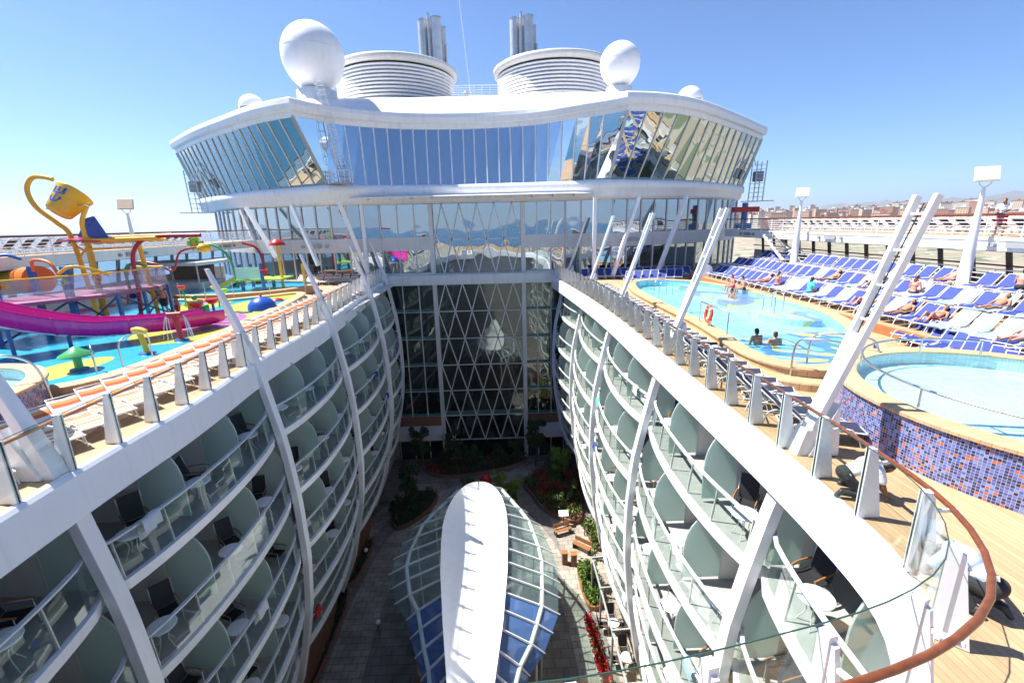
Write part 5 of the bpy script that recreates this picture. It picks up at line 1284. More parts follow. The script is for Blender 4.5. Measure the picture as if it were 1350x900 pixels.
o = thing('play_console', 'yellow play console box beside the boy', 'water feature', (-16.7, 24.9, Zp)); MB().box(-.3, .3, -.25, .25, 0, 1.0).build('box', M['yellow'], o, bevel=.04); MB().lathe([(.1, 1.0), (.18, 1.2), (.001, 1.25)], 14).build('knob', M['green_p'], o); MB().box(.35, .6, -.2, .2, 0, .7).build('side_box', M['green_p'], o, bevel=.04)
o = thing('splash_dome', 'blue half dome at the foot of the magenta slide', 'water feature', (-14.4, 27.3, Zp)); MB().lathe([(.8, 0), (.74, .3), (.5, .6), (.001, .75)], 24).build('dome', M['blue_p'], o); MB().tube([(0, 0, .7), (0, 0, .85)], .06, 8).build('nozzle', M['red'], o)
o = thing('floor_jet', 'flat red spray nozzle on the splash floor near the far corner', 'water feature', (-15.0, 30.4, Zp)); MB().lathe([(.4, 0), (.34, .1), (.1, .16), (.001, .17)], 20).build('cap', M['red'], o); MB().lathe([(.44, 0), (.42, .03)], 20).build('ring', M['blue_m'], o)
# low glass screen
o = thing('glass_screen', 'low glass screen between the splash basin and the paddling pool', 'glass screen', (0, 0, 0))
gp = [(-22.4, 32.0), (-20.4, 31.6), (-18.6, 31.8), (-16.8, 33.2), (-15.1, 35.2)]
for a, b in zip(gp, gp[1:]): MB().slab([[(a[0], a[1], .72), (b[0], b[1], .72)], [(a[0], a[1], 1.55), (b[0], b[1], 1.55)]], (0, .012, 0)).build('glass_pane', M['clear'], o)
for a in gp: MB().tube([(a[0], a[1], .0), (a[0], a[1], 1.62)], .03, 8).build('post', M['steel'], o)
# parasol and counter behind
o = thing('bar_kiosk', 'beige rounded bar kiosk with a flat awning under the left promenade', 'kiosk', (-26.0, 38.2, 0))
MB().prism([(-2.4+.0, -1.6), (2.2, -1.8), (2.6, .2), (2.2, 1.6), (-2.4, 1.6)], 0, 1.1).build('counter', M['offwhite'], o); MB().prism([(-2.9, -2.1), (2.6, -2.3), (3.1, .2), (2.6, 2), (-2.9, 2)], 2.45, 2.7).build('awning', M['cream'], o)
for x, y in ((-2.2, -1.5), (2.1, -1.6), (2.1, 1.5), (-2.2, 1.5)): MB().tube([(x, y, 1.1), (x, y, 2.45)], .06, 8).build('post', M['offwhite'], o)
MB().box(-1.6, 1.6, 1.0, 1.4, 1.1, 2.3).build('back_shelf', M['brick'], o)
kp = Placer(make_chair())
for k in range(6): kp((-22.6+(k % 3)*.9+.3*(k//3), 36.6+1.6*(k//3)-3.6+6.4, 0), rnd.uniform(0, 6), 'dark patio chair, %s of those by the bar kiosk' % ordw(k), 'patio chairs by the bar kiosk')

# ================================================================== PARK
PZ = -19.5
g = MB().box(-13.2, 9.5, 2.4, 45.0, PZ-.05, PZ); struct(g, 'park_ground', M['paving'])
def flat(name, P, z, m_, kind='structure'): return tag(MB().prism([(p[0], p[1]) for p in P], PZ-.04, z).build(name, m_), None, None, kind=kind)
def ribbon(pts, w_, z, name, m_):
    P = catmull([Vector((p[0], p[1], 0)) for p in pts], .5); T_ = tangents(P)
    q = MB(); q.slab([[(p.x-t.y*w_/2, p.y+t.x*w_/2, z), (p.x+t.y*w_/2, p.y-t.x*w_/2, z)] for p, t in zip(P, T_)], .05); return tag(q.build(name, m_), None, None, kind='structure')
flat('terrace_paving', [(3.6, 34), (7, 33), (7.6, 20), (8, 8), (4.6, 8), (4.3, 20), (4.2, 28)], PZ+.004, M['pavel'])
ribbon([(-9.2, 8), (-9.5, 18), (-9.6, 26), (-8.4, 33), (-5.8, 37.5), (-2.2, 39.6), (1.6, 41.3), (5, 43.2)], 2.2, PZ+.012, 'path', M['pavel'])
ribbon([(-12, 32), (-10.6, 36), (-9.0, 39), (-6.0, 39.0)], 1.5, PZ+.008, 'path', M['pavel'])
ribbon([(3.9, 8), (4.3, 16), (4.3, 22), (3.6, 28), (2.2, 32.5), (-.5, 35.5), (-2.5, 38.5)], 1.3, PZ+.016, 'path', M['pavel'])
def bed(pts, label, mix, n, hh, m_edge=None):
    P = closed(pts); o = thing('planting_bed', label, 'planting bed', (0, 0, 0))
    q = MB(); q.grid([at(P, PZ), at(P, PZ+.35), at(ring(P, -.14), PZ+.35), at(ring(P, -.14), PZ+.2)], False, False, True); q.build('kerb', m_edge or M['brick'], o)
    MB().prism([(p.x, p.y) for p in ring(P, -.1)], PZ, PZ+.28).build('soil', M['soil'], o)
    xs = [p.x for p in P]; ys = [p.y for p in P]
    def inside(x, y):
        c = False
        for i in range(len(P)):
            a, b = P[i-1], P[i]
            if (a.y > y) != (b.y > y) and x < (b.x-a.x)*(y-a.y)/(b.y-a.y)+a.x: c = not c
        return c
    for m_, frac in mix:
        q = MB(); k = 0; tries = 0; cl = []
        while len(cl) < 14 and tries < 400:
            tries += 1; x, y = rnd.uniform(min(xs), max(xs)), rnd.uniform(min(ys), max(ys))
            if inside(x, y): cl.append((x, y, rnd.uniform(.4, 1.0)))
        for i in range(int(n*frac)):
            cx, cy, s_ = rnd.choice(cl) if cl else (0, 0, 1)
            x = cx+rnd.gauss(0, .45); y = cy+rnd.gauss(0, .45)
            if not inside(x, y): continue
            z = PZ+.3+hh*s_*rnd.random()**.7; leafq(q, V(x, y, z), rnd.uniform(.07, .16))
        ob = q.build('plants', m_, o); ob['kind'] = 'stuff'
    return o
def leafq(q, c, s_):
    a = Vector((rnd.gauss(0, 1), rnd.gauss(0, 1), rnd.gauss(0, .6))).normalized(); b = a.orthogonal().normalized(); b = (Matrix.Rotation(rnd.uniform(0, 6.28), 3, a) @ b)
    c2 = a.cross(b); q.add([c-b*s_, c-c2*s_*.45, c+b*s_, c+c2*s_*.45], [(0, 1, 2, 3)])
def tree(x, y, h, rx, rz, m_, label, n=2600, tr_=.10, z0=None, name='tree', ls=.13):
    z0 = PZ+.25 if z0 is None else z0
    o = thing(name, label, 'tree' if name == 'tree' else 'shrub', (x, y, z0))
    tk = MB(); tk.tube(catmull([V(0, 0, 0), V(.06, .03, h*.3), V(-.05, .05, h*.6), V(.02, 0, h*.85)], .3), tr_, 10)
    for k in range(5):
        a = k*1.3; tk.tube([V(0, 0, h*(.38+.07*k)), V(math.cos(a)*rx*.6, math.sin(a)*rx*.6, h*(.55+.08*k))], tr_*.4, 6)
    tk.build('trunk', M['bark'], o)
    cl = []
    for k in range(16):
        a = rnd.uniform(0, 6.28); r_ = rx*rnd.random()**.5*.85; cl.append((V(math.cos(a)*r_, math.sin(a)*r_, h-rz+rnd.uniform(-.9, .9)*rz), rnd.uniform(.22, .42)*rx))
    q = MB()
    for i in range(n):
        c, s_ = rnd.choice(cl); d = Vector((rnd.gauss(0, 1), rnd.gauss(0, 1), rnd.gauss(0, 1))).normalized()*s_*rnd.random()**.35
        leafq(q, c+d, rnd.uniform(.6, 1.2)*ls)
    q.build('crown', m_, o); return o
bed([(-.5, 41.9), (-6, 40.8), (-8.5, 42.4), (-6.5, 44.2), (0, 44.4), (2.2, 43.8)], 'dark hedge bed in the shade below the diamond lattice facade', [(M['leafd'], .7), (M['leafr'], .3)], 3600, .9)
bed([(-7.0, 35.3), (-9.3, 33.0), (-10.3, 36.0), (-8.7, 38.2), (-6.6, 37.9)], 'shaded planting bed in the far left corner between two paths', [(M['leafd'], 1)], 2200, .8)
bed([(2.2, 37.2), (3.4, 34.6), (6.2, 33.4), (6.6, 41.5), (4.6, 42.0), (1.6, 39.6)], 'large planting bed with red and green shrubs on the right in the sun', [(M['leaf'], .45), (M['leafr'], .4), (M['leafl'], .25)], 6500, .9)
bed([(-3.2, 36.7), (-1.4, 35.6), (.8, 36.2), (.2, 37.8), (-1.6, 38.6), (-3.2, 38.2)], 'planting bed at the tip of the glass canopy', [(M['leaf'], .6), (M['leafl'], .4)], 2500, .6)
bed([(4.9, 27.8), (6.0, 27.6), (6.2, 24.8), (5.1, 24.4)], 'narrow green planter on the sunlit terrace', [(M['leafl'], .6), (M['leaf'], .6)], 1700, .7, M['wood'])
bed([(4.6, 23.4), (5.1, 23.4), (5.4, 18.6), (4.9, 18.4)], 'long thin trough of bright red flowers on the sunlit terrace', [(M['flower'], 1), (M['leaf'], .4)], 1700, .35, M['offwhite'])
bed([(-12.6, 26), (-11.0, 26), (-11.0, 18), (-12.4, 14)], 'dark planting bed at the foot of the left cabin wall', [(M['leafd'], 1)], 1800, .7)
bed([(2.3, 17.2), (3.3, 17.6), (3.4, 14.2), (2.2, 14.0)], 'small green bed under the right side of the glass canopy', [(M['leaf'], 1)], 1400, .8)
bed([(-10.2, 30), (-7.2, 31.5), (-7.6, 26), (-8.4, 21), (-8.4, 14), (-10.4, 13), (-10.6, 22)] and [(-11.9, 30.5), (-10.8, 31.5), (-10.9, 27.5), (-12.0, 27)], 'small dark bed against the left cabin wall by the far path', [(M['leafd'], 1)], 900, .9)
bed([(-7.4, 31.5), (-6.3, 34.2), (-5.0, 33.2), (-6.2, 30.6)], 'narrow leafy bed hugging the left edge of the canopy', [(M['leaf'], 1)], 1500, .8)
bed([(6.3, 32.6), (7.2, 32.8), (7.2, 30), (6.6, 30)], 'strip of green plants against the right cabin wall', [(M['leafl'], .5), (M['leaf'], .5)], 1100, .8)
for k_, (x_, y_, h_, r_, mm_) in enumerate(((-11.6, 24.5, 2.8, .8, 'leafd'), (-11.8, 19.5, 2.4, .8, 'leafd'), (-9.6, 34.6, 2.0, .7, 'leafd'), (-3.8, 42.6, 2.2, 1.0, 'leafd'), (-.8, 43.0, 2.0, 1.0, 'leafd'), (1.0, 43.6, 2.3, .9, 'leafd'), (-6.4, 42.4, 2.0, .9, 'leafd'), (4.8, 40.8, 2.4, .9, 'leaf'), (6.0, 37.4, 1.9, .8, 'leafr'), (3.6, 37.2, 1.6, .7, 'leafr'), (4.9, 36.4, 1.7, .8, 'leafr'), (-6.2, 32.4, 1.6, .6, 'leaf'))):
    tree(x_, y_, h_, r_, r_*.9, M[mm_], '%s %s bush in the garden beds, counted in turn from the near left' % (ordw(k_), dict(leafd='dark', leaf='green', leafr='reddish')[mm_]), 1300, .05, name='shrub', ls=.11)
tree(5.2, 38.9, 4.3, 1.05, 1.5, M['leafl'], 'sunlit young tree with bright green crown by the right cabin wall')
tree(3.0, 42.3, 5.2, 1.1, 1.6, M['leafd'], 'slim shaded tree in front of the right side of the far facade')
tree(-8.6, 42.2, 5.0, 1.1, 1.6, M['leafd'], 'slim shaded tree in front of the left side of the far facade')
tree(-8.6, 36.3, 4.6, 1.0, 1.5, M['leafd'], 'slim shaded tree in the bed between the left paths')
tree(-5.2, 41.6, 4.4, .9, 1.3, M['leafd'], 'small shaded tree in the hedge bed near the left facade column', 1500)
tree(5.7, 35.6, 2.2, .7, .8, M['leaf'], 'green bush beside the red shrubs on the right', 1200, .05, name='shrub')
tree(4.4, 34.6, 1.5, .6, .6, M['leaf'], 'low green bush at the near tip of the right planting bed', 1000, .04, name='shrub')
tree(-.6, 37.0, 2.6, .85, .8, M['leafl'], 'rounded bright bush just right of the red lantern at the canopy tip', 1500, .05, name='shrub', ls=.10)
tree(.7, 36.2, 2.2, .7, .7, M['leafl'], 'second rounded bright bush right of the red lantern', 1200, .05, name='shrub', ls=.10)
tree(-3.6, 37.1, 2.0, .8, .7, M['leaf'], 'dim rounded bush left of the red lantern at the canopy tip', 1200, .05, name='shrub', ls=.10)
tree(5.5, 26.3, 1.7, .55, .7, M['leafl'], 'bushy green plant in the narrow planter on the terrace', 900, .04, name='shrub')
tree(2.8, 15.8, 1.9, .7, .7, M['leaf'], 'green bush beneath the right edge of the canopy near the bottom', 1200, .04, name='shrub')
for k, (x, y) in enumerate(((6.1, 31.6), (6.5, 30.4), (6.4, 28.9))): tree(x, y, 1.3, .32, .45, M['leafl'], '%s potted conifer on the sunlit terrace' % ['farthest', 'middle', 'nearest'][k], 350, .04, PZ+.05, 'shrub', .08)
o = thing('red_lantern', 'red domed lantern standing among bushes at the canopy tip', 'lantern', (-2.0, 37.9, PZ))
MB().tube([(0, 0, 0), (0, 0, 1.3)], .07, 10).build('post', M['dark'], o); MB().lathe([(.62, 1.3), (.60, 1.5), (.38, 1.85), (.001, 2.05)], 8, smooth=False).build('roof', M['red'], o); MB().lathe([(.45, 1.05), (.5, 1.3)], 8).build('body', M['redc'], o)
def bench(x, y, rz, label):
    o = thing('garden_bench', label, 'bench', (x, y, PZ+.004), rz)
    q = MB(); [q.box(-.75, .75, -.22+.11*k, -.13+.11*k, .42, .46) for k in range(4)]; q.build('seat', M['wood'], o)
    q = MB(); [q.box(-.75, .75, .24, .27, .52+.13*k, .62+.13*k) for k in range(3)]; q.build('backrest', M['wood'], o)
    for sx in (-.65, .65): MB().box(sx-.04, sx+.04, -.22, .28, 0, .42).build('leg', M['dark'], o)
bench(4.4, 31.9, R(20), 'brown wooden bench facing the canopy beside the red shrubs'); bench(5.6, 29.9, R(-40), 'brown wooden bench on the sunlit terrace behind the small planters')
o = thing('menu_board', 'white tilted board behind the wooden bench', 'sign', (4.6, 33.0, PZ)); MB().beam((0, -.2, 1.0), (0, .25, 1.25), .8, .04).build('panel', M['shell'], o); MB().tube([(0, 0, 0), (0, 0, 1.08)], .04, 8).build('post', M['dark'], o)
for k, (x, y) in enumerate(((4.1, 28.6), (4.75, 28.4))):
    o = thing('wooden_bollard', '%s dark wooden bollard beside the narrow planter' % ['left', 'right'][k], 'bollard', (x, y, PZ)); MB().box(-.2, .2, -.2, .2, 0, .95).build('post', M['brick'], o, bevel=.03); MB().box(-.23, .23, -.23, .23, .951, 1.0).build('cap', M['wood'], o)
cafe = Placer(make_chair()); ct = Placer(make_table())
for k, (x, y) in enumerate(((6.3, 22.6), (6.5, 20.3), (6.4, 18.0), (6.5, 15.4))):
    ct((x, y, PZ+.01), 0, 'round white cafe table on the terrace, %s from the far end' % ordw(k), 'cafe tables on the park terrace')
    for j, (dx, dy) in enumerate(((.62, 0), (-.62, .1), (0, .66))): cafe((x+dx, y+dy, PZ+.01), hd(dx, dy), 'cafe chair, %s at the %s terrace table from the far end' % (ordw(j), ordw(k)), 'cafe chairs on the park terrace')
# glass pergola over the cafe
o = thing('glass_pergola', 'grey framed glass pergola over the cafe tables', 'pergola', (0, 0, 0)); zt = PZ+2.9
for y in (14, 17, 20, 23, 25.6): MB().beam((5.5, y, zt), (7.6, y, zt+.15), .09, .12).build('beam', M['grey'], o); MB().beam((5.55, y, PZ), (5.55, y, zt), .10, .10).build('post', M['grey'], o)
for a, b in ((14, 17), (17, 20), (20, 23), (23, 25.6)): MB().slab([[(5.5, a+.06, zt+.09), (7.6, a+.06, zt+.24)], [(5.5, b-.06, zt+.09), (7.6, b-.06, zt+.24)]], .015).build('glass_pane', M['clear'], o)
MB().box(5.48, 5.58, 13.9, 25.7, zt-.13, zt-.07).build('edge_beam', M['grey'], o)
# ---- glass canopy with the white spindle roof
o = thing('glass_canopy', 'leaf shaped glass canopy with a white spindle spine in the sunken garden', 'canopy', (0, 0, 0))
sc_ = [(5, -1.7, .30), (9, -1.7, .62), (14, -1.65, .95), (16.6, -1.72, 1.35), (19.7, -1.85, 1.72), (22.0, -1.95, 1.88), (23.6, -2.0, 1.92)]+[(23.6+4.6*math.sin(R(90)*k/14), -2.0, max(.03, 1.92*math.cos(R(90)*k/14)**.9)) for k in range(1, 15)]
YS = [5+18.6*i/46 for i in range(46)]+[23.6+4.6*math.sin(R(90)*k/14) for k in range(0, 15)]
rows = []
for y in YS:
    c = lin([(a, b) for a, b, d in sc_], y); w_ = lin([(a, d) for a, b, d in sc_], y); notch = 0
    rows.append([(c+w_*u, y-notch*.35*(1-abs(u))**2, -12.5+.22*(1-(abs(u))**1.5)*-1.2+.30*u*u) for u in [-1+2*k/12 for k in range(13)]])
q = MB(); q.slab(rows, .14, True); spn = q.build('spindle_roof', M['shell'], o)
q = MB(); q.tube([(lin([(a, b) for a, b, d in sc_], y)+.35, y, -12.70) for y in YS[6:-6]], .03, 6); q.build('seam_cable', M['grey'], spn)
ol = [(5, -2.4, -1.0), (12, -3.3, .0), (15, -3.75, .45), (16.5, -4.4, 1.5), (18.6, -5.2, 2.4), (19.6, -6.0, 2.5), (22.0, -6.85, 2.75), (25.4, -6.2, 2.0), (27.5, -5.0, .9), (29.0, -3.9, -.1)]
def outl(y, s_): return lin([(a, b if s_ < 0 else d) for a, b, d in ol], y)
def spw(y, s_): return lin([(a, b) for a, b, d in sc_], y)+s_*lin([(a, d) for a, b, d in sc_], y)
ys = [5+(27.8-5)*k/22 for k in range(23)]
for s_ in (-1, 1):
    prev = None
    for i, y in enumerate(ys):
        yo = y+(.0 if y < 22 else (y-22)*.28)
        a = V(spw(y, s_)-s_*.05, y, -12.36); b = V(outl(min(yo, 29), s_), yo, -13.75); m_ = a.lerp(b, .68)+V(0, 0, .08)
        rb = MB(); rb.beam(a, m_, .05, .10); rb.beam(m_, b+(b-m_)*.12, .05, .10, (0, 0, 1), .03, .04); rb.build('rib', M['white'], o)
        if prev:
            pa, pm, pb = prev; gm = M['bluep'] if (y < 19.4) else M['canopy']
            MB().slab([[pa-V(0, 0, .08), a-V(0, 0, .08)], [pm-V(0, 0, .08), m_-V(0, 0, .08)]], .015).build('glass_pane', gm, o)
            MB().slab([[pm-V(0, 0, .08), m_-V(0, 0, .08)], [pb-V(0, 0, .08), b-V(0, 0, .08)]], .015).build('glass_pane', gm, o)
        prev = (a, m_, b)
    arc = []
    for y in ys:
        yo = y+(.0 if y < 22 else (y-22)*.28); a = V(spw(y, s_), y, -12.36); b = V(outl(min(yo, 29), s_), yo, -13.75); arc.append(a.lerp(b, .68)+V(0, 0, -.02))
    MB().tube(arc, .11, 10).build('ring_beam', mat('pale_green_steel', (.50, .58, .52), .4), o)
    # curved glass drum under the ring
    wl = MB(); wl.slab([[p-V(0, 0, .15) for p in arc[8:]], [V(p.x*.97-.05, p.y, PZ+.02) for p in arc[8:]]], (.02*s_, 0, 0), True); wl.build('curved_glass_wall', M['green'], o)
    for p in arc[8::2]: MB().tube([p-V(0, 0, .1), V(p.x*.97-.05, p.y, PZ)], .06, 8).build('column', M['offwhite'], o)
MB().prism([(-3.9+.0, 9), (.5, 9), (1.2, 16), (1.6, 22), (.8, 26), (-1.6, 28), (-4.6, 26), (-5.6, 22), (-4.9, 16)], PZ, PZ+1.0).build('plinth', M['brown'], o)
for k in range(5): 
    oo = thing('garden_lamp', 'small white globe lamp in the shaded left garden, %s from the near end' % ordw(k), 'lamp', ((-7.9, -11.6, -8.2, -10.8, -11.8)[k], (12.5, 20.5, 23, 29.5, 24.5)[k], PZ)); MB().tube([(0, 0, 0), (0, 0, .9)], .03, 8).build('post', M['dark'], oo); MB().lathe([(.001, .88), (.12, .95), (.15, 1.05), (.1, 1.16), (.001, 1.2)], 14).build('globe', M['shell'], oo)
# glass bridge wall: frosted garden screens in front of the right cabin foot

# more pipework round the climbing frame
for k, (P_, m_, lb) in enumerate((
    ([(-23.2, 20.1, 3.3), (-22.6, 19.7, 3.7), (-21.6, 19.5, 3.5), (-21.0, 19.8, 2.9)], 'yellow', 'short yellow bent pipe on top of the blue climbing posts'),
    ([(-22.4, 22.5, 3.4), (-21.8, 22.0, 3.9), (-20.9, 21.8, 3.8), (-20.5, 21.7, 3.2)], 'orange', 'orange looped pipe joining two blue climbing posts'),
    ([(-20.4, 21.6, 3.3), (-19.8, 21.6, 3.6), (-19.2, 22.1, 3.4), (-18.9, 22.5, 3.1)], 'yellow', 'yellow looped pipe above the clear panels'),
    ([(-22.9, 21.2, 2.3), (-22.9, 21.2, 3.9), (-22.4, 21.4, 4.2), (-21.9, 21.6, 4.0)], 'blue_m', 'blue bent spray pipe rising from the climbing platform'),
    ([(-19.6, 24.4, 2.2), (-19.6, 24.4, 3.2), (-19.2, 24.6, 3.5), (-18.8, 24.8, 3.3)], 'green_p', 'green bent spray pipe rising from the climbing platform'))):
    bent('spray_pipe', lb, P_, .07, M[m_], 'water feature')
for k, (x, y) in enumerate(((-21.2, 19.6), (-20.1, 21.3), (-19.3, 22.3), (-19.2, 24.6))):
    o = thing('spinning_toy', '%s coloured spinning ring on the climbing platform rail, counted from the left' % ordw(k), 'water feature', (x, y, 3.0)); MB().tube([(.2*math.cos(a), -.05, .2*math.sin(a)) for a in [2*math.pi*i/16 for i in range(16)]], .03, 6, True).build('rim', M[['red', 'lime', 'orange', 'yellow'][k]], o); MB().beam((-.2, -.05, 0), (.2, -.05, 0), .04, .04).build('spoke', M['grey'], o); MB().tube([(0, .05, -.8), (0, .0, 0)], .03, 6).build('stem', M['blue_m'], o)
for k, (x, y, m_) in enumerate(((-16.2, 26.8, 'lime'), (-17.6, 28.4, 'yellow'), (-20.0, 28.9, 'red'), (-22.6, 28.6, 'blue_p'))):
    o = thing('spray_flower', '%s ground spray flower at the back of the splash basin' % dict(lime='lime green', yellow='yellow', red='red', blue_p='blue')[m_], 'water feature', (x, y, Zp)); MB().tube(catmull([V(0, 0, 0), V(.05, 0, .6), V(-.05, 0, 1.1)], .2), .05, 8).build('stem', M['green_p'], o); MB().lathe([(.001, 1.05), (.16, 1.1), (.26, 1.25), (.27, 1.3), (.1, 1.22)], 10, (-.05, 0, 0)).build('blossom', M[m_], o)
# ================================================================== PEOPLE
def capsule(q, a, b, ra, rb, n=10):
    a, b = Vector(a), Vector(b); d = b-a
    if d.length < 1e-5: d = V(0, 0, .001)
    u = d.normalized(); pts, rs = [], []
    for k in range(4): t = math.pi/2*k/4; pts.append(a-u*ra*math.cos(t)); rs.append(max(.002, ra*math.sin(t)))
    pts += [a, b]; rs += [ra, rb]
    for k in range(1, 5): t = math.pi/2*k/4; pts.append(b+u*rb*math.sin(t)); rs.append(max(.002, rb*math.cos(t)))
    q.tube(pts, rs, n)
def ellipsoid(q, c, rx, ry, rz, rot=None, n=14):
    c = Vector(c); vs = []; fs = []; m_ = 9
    for i in range(m_+1):
        t = math.pi*i/m_
        for j in range(n):
            a = 2*math.pi*j/n; v = V(rx*math.sin(t)*math.cos(a), ry*math.sin(t)*math.sin(a), rz*math.cos(t))
            vs.append(c+(rot @ v if rot else v))
    for i in range(m_):
        for j in range(n): fs.append((i*n+j, (i+1)*n+j, (i+1)*n+(j+1) % n, i*n+(j+1) % n))
    q.add(vs, fs, True)
def skin_mesh(q, name, m_, parent, vox):
    o = q.build(name, m_, parent)
    r = o.modifiers.new('r', 'REMESH'); r.mode = 'VOXEL'; r.voxel_size = vox; r.use_smooth_shade = True
    s_ = o.modifiers.new('s', 'SMOOTH'); s_.factor = .5; s_.iterations = 3
    bpy.context.view_layer.update(); dg = bpy.context.evaluated_depsgraph_get(); me = bpy.data.meshes.new_from_object(o.evaluated_get(dg))
    me.name = name; o.modifiers.clear(); old = o.data; o.data = me; bpy.data.meshes.remove(old)
    if not me.materials: me.materials.append(m_)
    me.polygons.foreach_set('use_smooth', [True]*len(me.polygons)); return o
def figure(label, loc, rz, J, skin, hair, clothes, vox=.016, long_hair=False, cat='person', sc=1.0):
    """J: pelvis chest neck head, and for s in L R: shoulder elbow wrist hip knee ankle toe (local metres), face = look direction"""
    J = {k: Vector(v)*sc for k, v in J.items()}
    o = thing('person', label, cat, loc, rz); q = MB()
    P, C, Nk, Hd = J['pelvis'], J['chest'], J['neck'], J['head']
    upd = (Nk-P).normalized(); sh = (J['shoulder_R']-J['shoulder_L']).normalized(); fw = upd.cross(sh).normalized() * -1
    if fw.dot(J['face']) < 0 and abs(fw.dot(J['face'])) > .2: pass
    rot = Matrix((sh, -fw, upd)).transposed()
    bulge = 0
    torso = lambda g, e: (ellipsoid(g, P, .165+e, .115+e, .12+e, rot), ellipsoid(g, P.lerp(C, .5), .145+e, .105+e, .16+e, rot), ellipsoid(g, C, .17+e, .115+e, .17+e, rot), ellipsoid(g, C.lerp(Nk, .65), .15+e, .085+e, .10+e, rot))
    torso(q, 0); capsule(q, Nk-upd*.03, Hd-(Hd-Nk)*.4, .055, .05)
    face = J['face'].normalized(); hu = (Hd-Nk).normalized(); hs = face.cross(hu)
    hs = hs.normalized() if hs.length > .1 else sh; hu = hs.cross(face).normalized(); hr = Matrix((hs, face, hu)).transposed()
    ellipsoid(q, Hd, .077, .098, .118, hr); ellipsoid(q, Hd+face*.03-hu*.06, .058, .065, .058, hr)
    capsule(q, Hd+face*.09+hu*.01, Hd+face*.105-hu*.022, .011, .016)
    for s_ in (-1, 1): ellipsoid(q, Hd+hs*s_*.078-hu*.005, .012, .022, .032, hr)
    for s_ in 'LR':
        S_, E, W, Hp, K, A, Tt = (J[k+'_'+s_] for k in ('shoulder', 'elbow', 'wrist', 'hip', 'knee', 'ankle', 'toe'))
        capsule(q, C.lerp(Nk, .6), S_, .07, .06); capsule(q, S_, E, .052, .040); capsule(q, E, W, .042, .027)
        capsule(q, Hp, K, .085, .056); capsule(q, K, A, .055, .036); capsule(q, A-V(0, 0, .0), Tt, .040, .028); capsule(q, A, A+(A-Tt).normalized()*.05-(A-K).normalized()*-.02, .036, .030)
        hdir = (J['hand_'+s_]-W).normalized() if 'hand_'+s_ in J else (W-E).normalized(); sd = hdir.cross(face if abs(hdir.dot(face)) < .9 else hu).normalized(); pn = hdir.cross(sd)
        capsule(q, W, W+hdir*.05, .026, .030); ellipsoid(q, W+hdir*.06, .040, .018, .05, Matrix((sd, pn, hdir)).transposed())
        for k, ln in enumerate((.070, .080, .075, .058)):
            b = W+hdir*.10+sd*(.027-.018*k); m1 = b+hdir*ln*.5+pn*.004; capsule(q, b, m1, .0088, .0082, 6); capsule(q, m1, m1+(hdir*.8+pn*.6).normalized()*ln*.5, .0082, .007, 6)
        b = W+hdir*.03+sd*.028; m1 = b+(hdir*.5+sd*.8).normalized()*.04; capsule(q, b, m1, .011, .010, 6); capsule(q, m1, m1+(hdir*.9+sd*.2).normalized()*.03, .010, .008, 6)
    body = skin_mesh(q, 'body', skin, o, vox)
    for s_ in (-1, 1):
        e = MB(); ellipsoid(e, Hd+face*.088+hs*s_*.030+hu*.012, .011, .006, .007, hr, 8); e.build('eye', M['dark'], o)
    e = MB(); ellipsoid(e, Hd+face*.096-hu*.052, .022, .006, .006, hr, 8); e.build('mouth', M['redc'], o)
    if hair:
        h = MB(); ellipsoid(h, Hd-face*.018+hu*.022, .088, .100, .112, hr); ellipsoid(h, Hd-face*.05-hu*.03, .075, .06, .09, hr)
        if long_hair: ellipsoid(h, Hd-face*.06-hu*.13, .085, .05, .16, hr)
        skin_mesh(h, 'hair', hair, o, max(.012, vox*.8))
    for kind, m_ in clothes:
        g = MB()
        if kind == 'shirt':
            torso(g, .016)
            for s_ in 'LR': capsule(g, C.lerp(Nk, .6), J['shoulder_'+s_], .082, .075); capsule(g, J['shoulder_'+s_], J['shoulder_'+s_].lerp(J['elbow_'+s_], .62), .073, .068)
        if kind in ('trousers', 'shorts'):
            f_ = 1.0 if kind == 'trousers' else .5
            ellipsoid(g, P-upd*.01, .185, .138, .13, rot); ellipsoid(g, P+upd*.06, .172, .13, .05, rot)
            for s_ in 'LR':
                capsule(g, J['hip_'+s_], J['hip_'+s_].lerp(J['knee_'+s_], 1 if f_ == 1 else .62), .105, .085 if f_ < 1 else .075)
                if f_ == 1: capsule(g, J['knee_'+s_], J['knee_'+s_].lerp(J['ankle_'+s_], .93), .075, .058)
        if kind in ('trunks', 'bikini'):
            ellipsoid(g, P-upd*.03, .178, .128, .10, rot)
            for s_ in 'LR': capsule(g, J['hip_'+s_], J['hip_'+s_].lerp(J['knee_'+s_], .18), .098, .094)
        if kind == 'bikini': ellipsoid(g, C+fw*.0, .176, .122, .055, rot)
        if kind == 'shoes':
            for s_ in 'LR':
                A, Tt = J['ankle_'+s_], J['toe_'+s_]; g2 = MB(); capsule(g2, A+(A-Tt)*.2, Tt, .052, .042); skin_mesh(g2, 'shoe', m_, o, vox)
            continue
        skin_mesh(g, {'bikini': 'swimsuit', 'trunks': 'swim_trunks'}.get(kind, kind), m_, o, vox)
    return o
def sym(d):
    """fill in missing _R joints by mirroring _L"""
    for k in list(d):
        if k.endswith('_L') and k[:-2]+'_R' not in d: v = d[k]; d[k[:-2]+'_R'] = (-v[0], v[1], v[2])
    return d
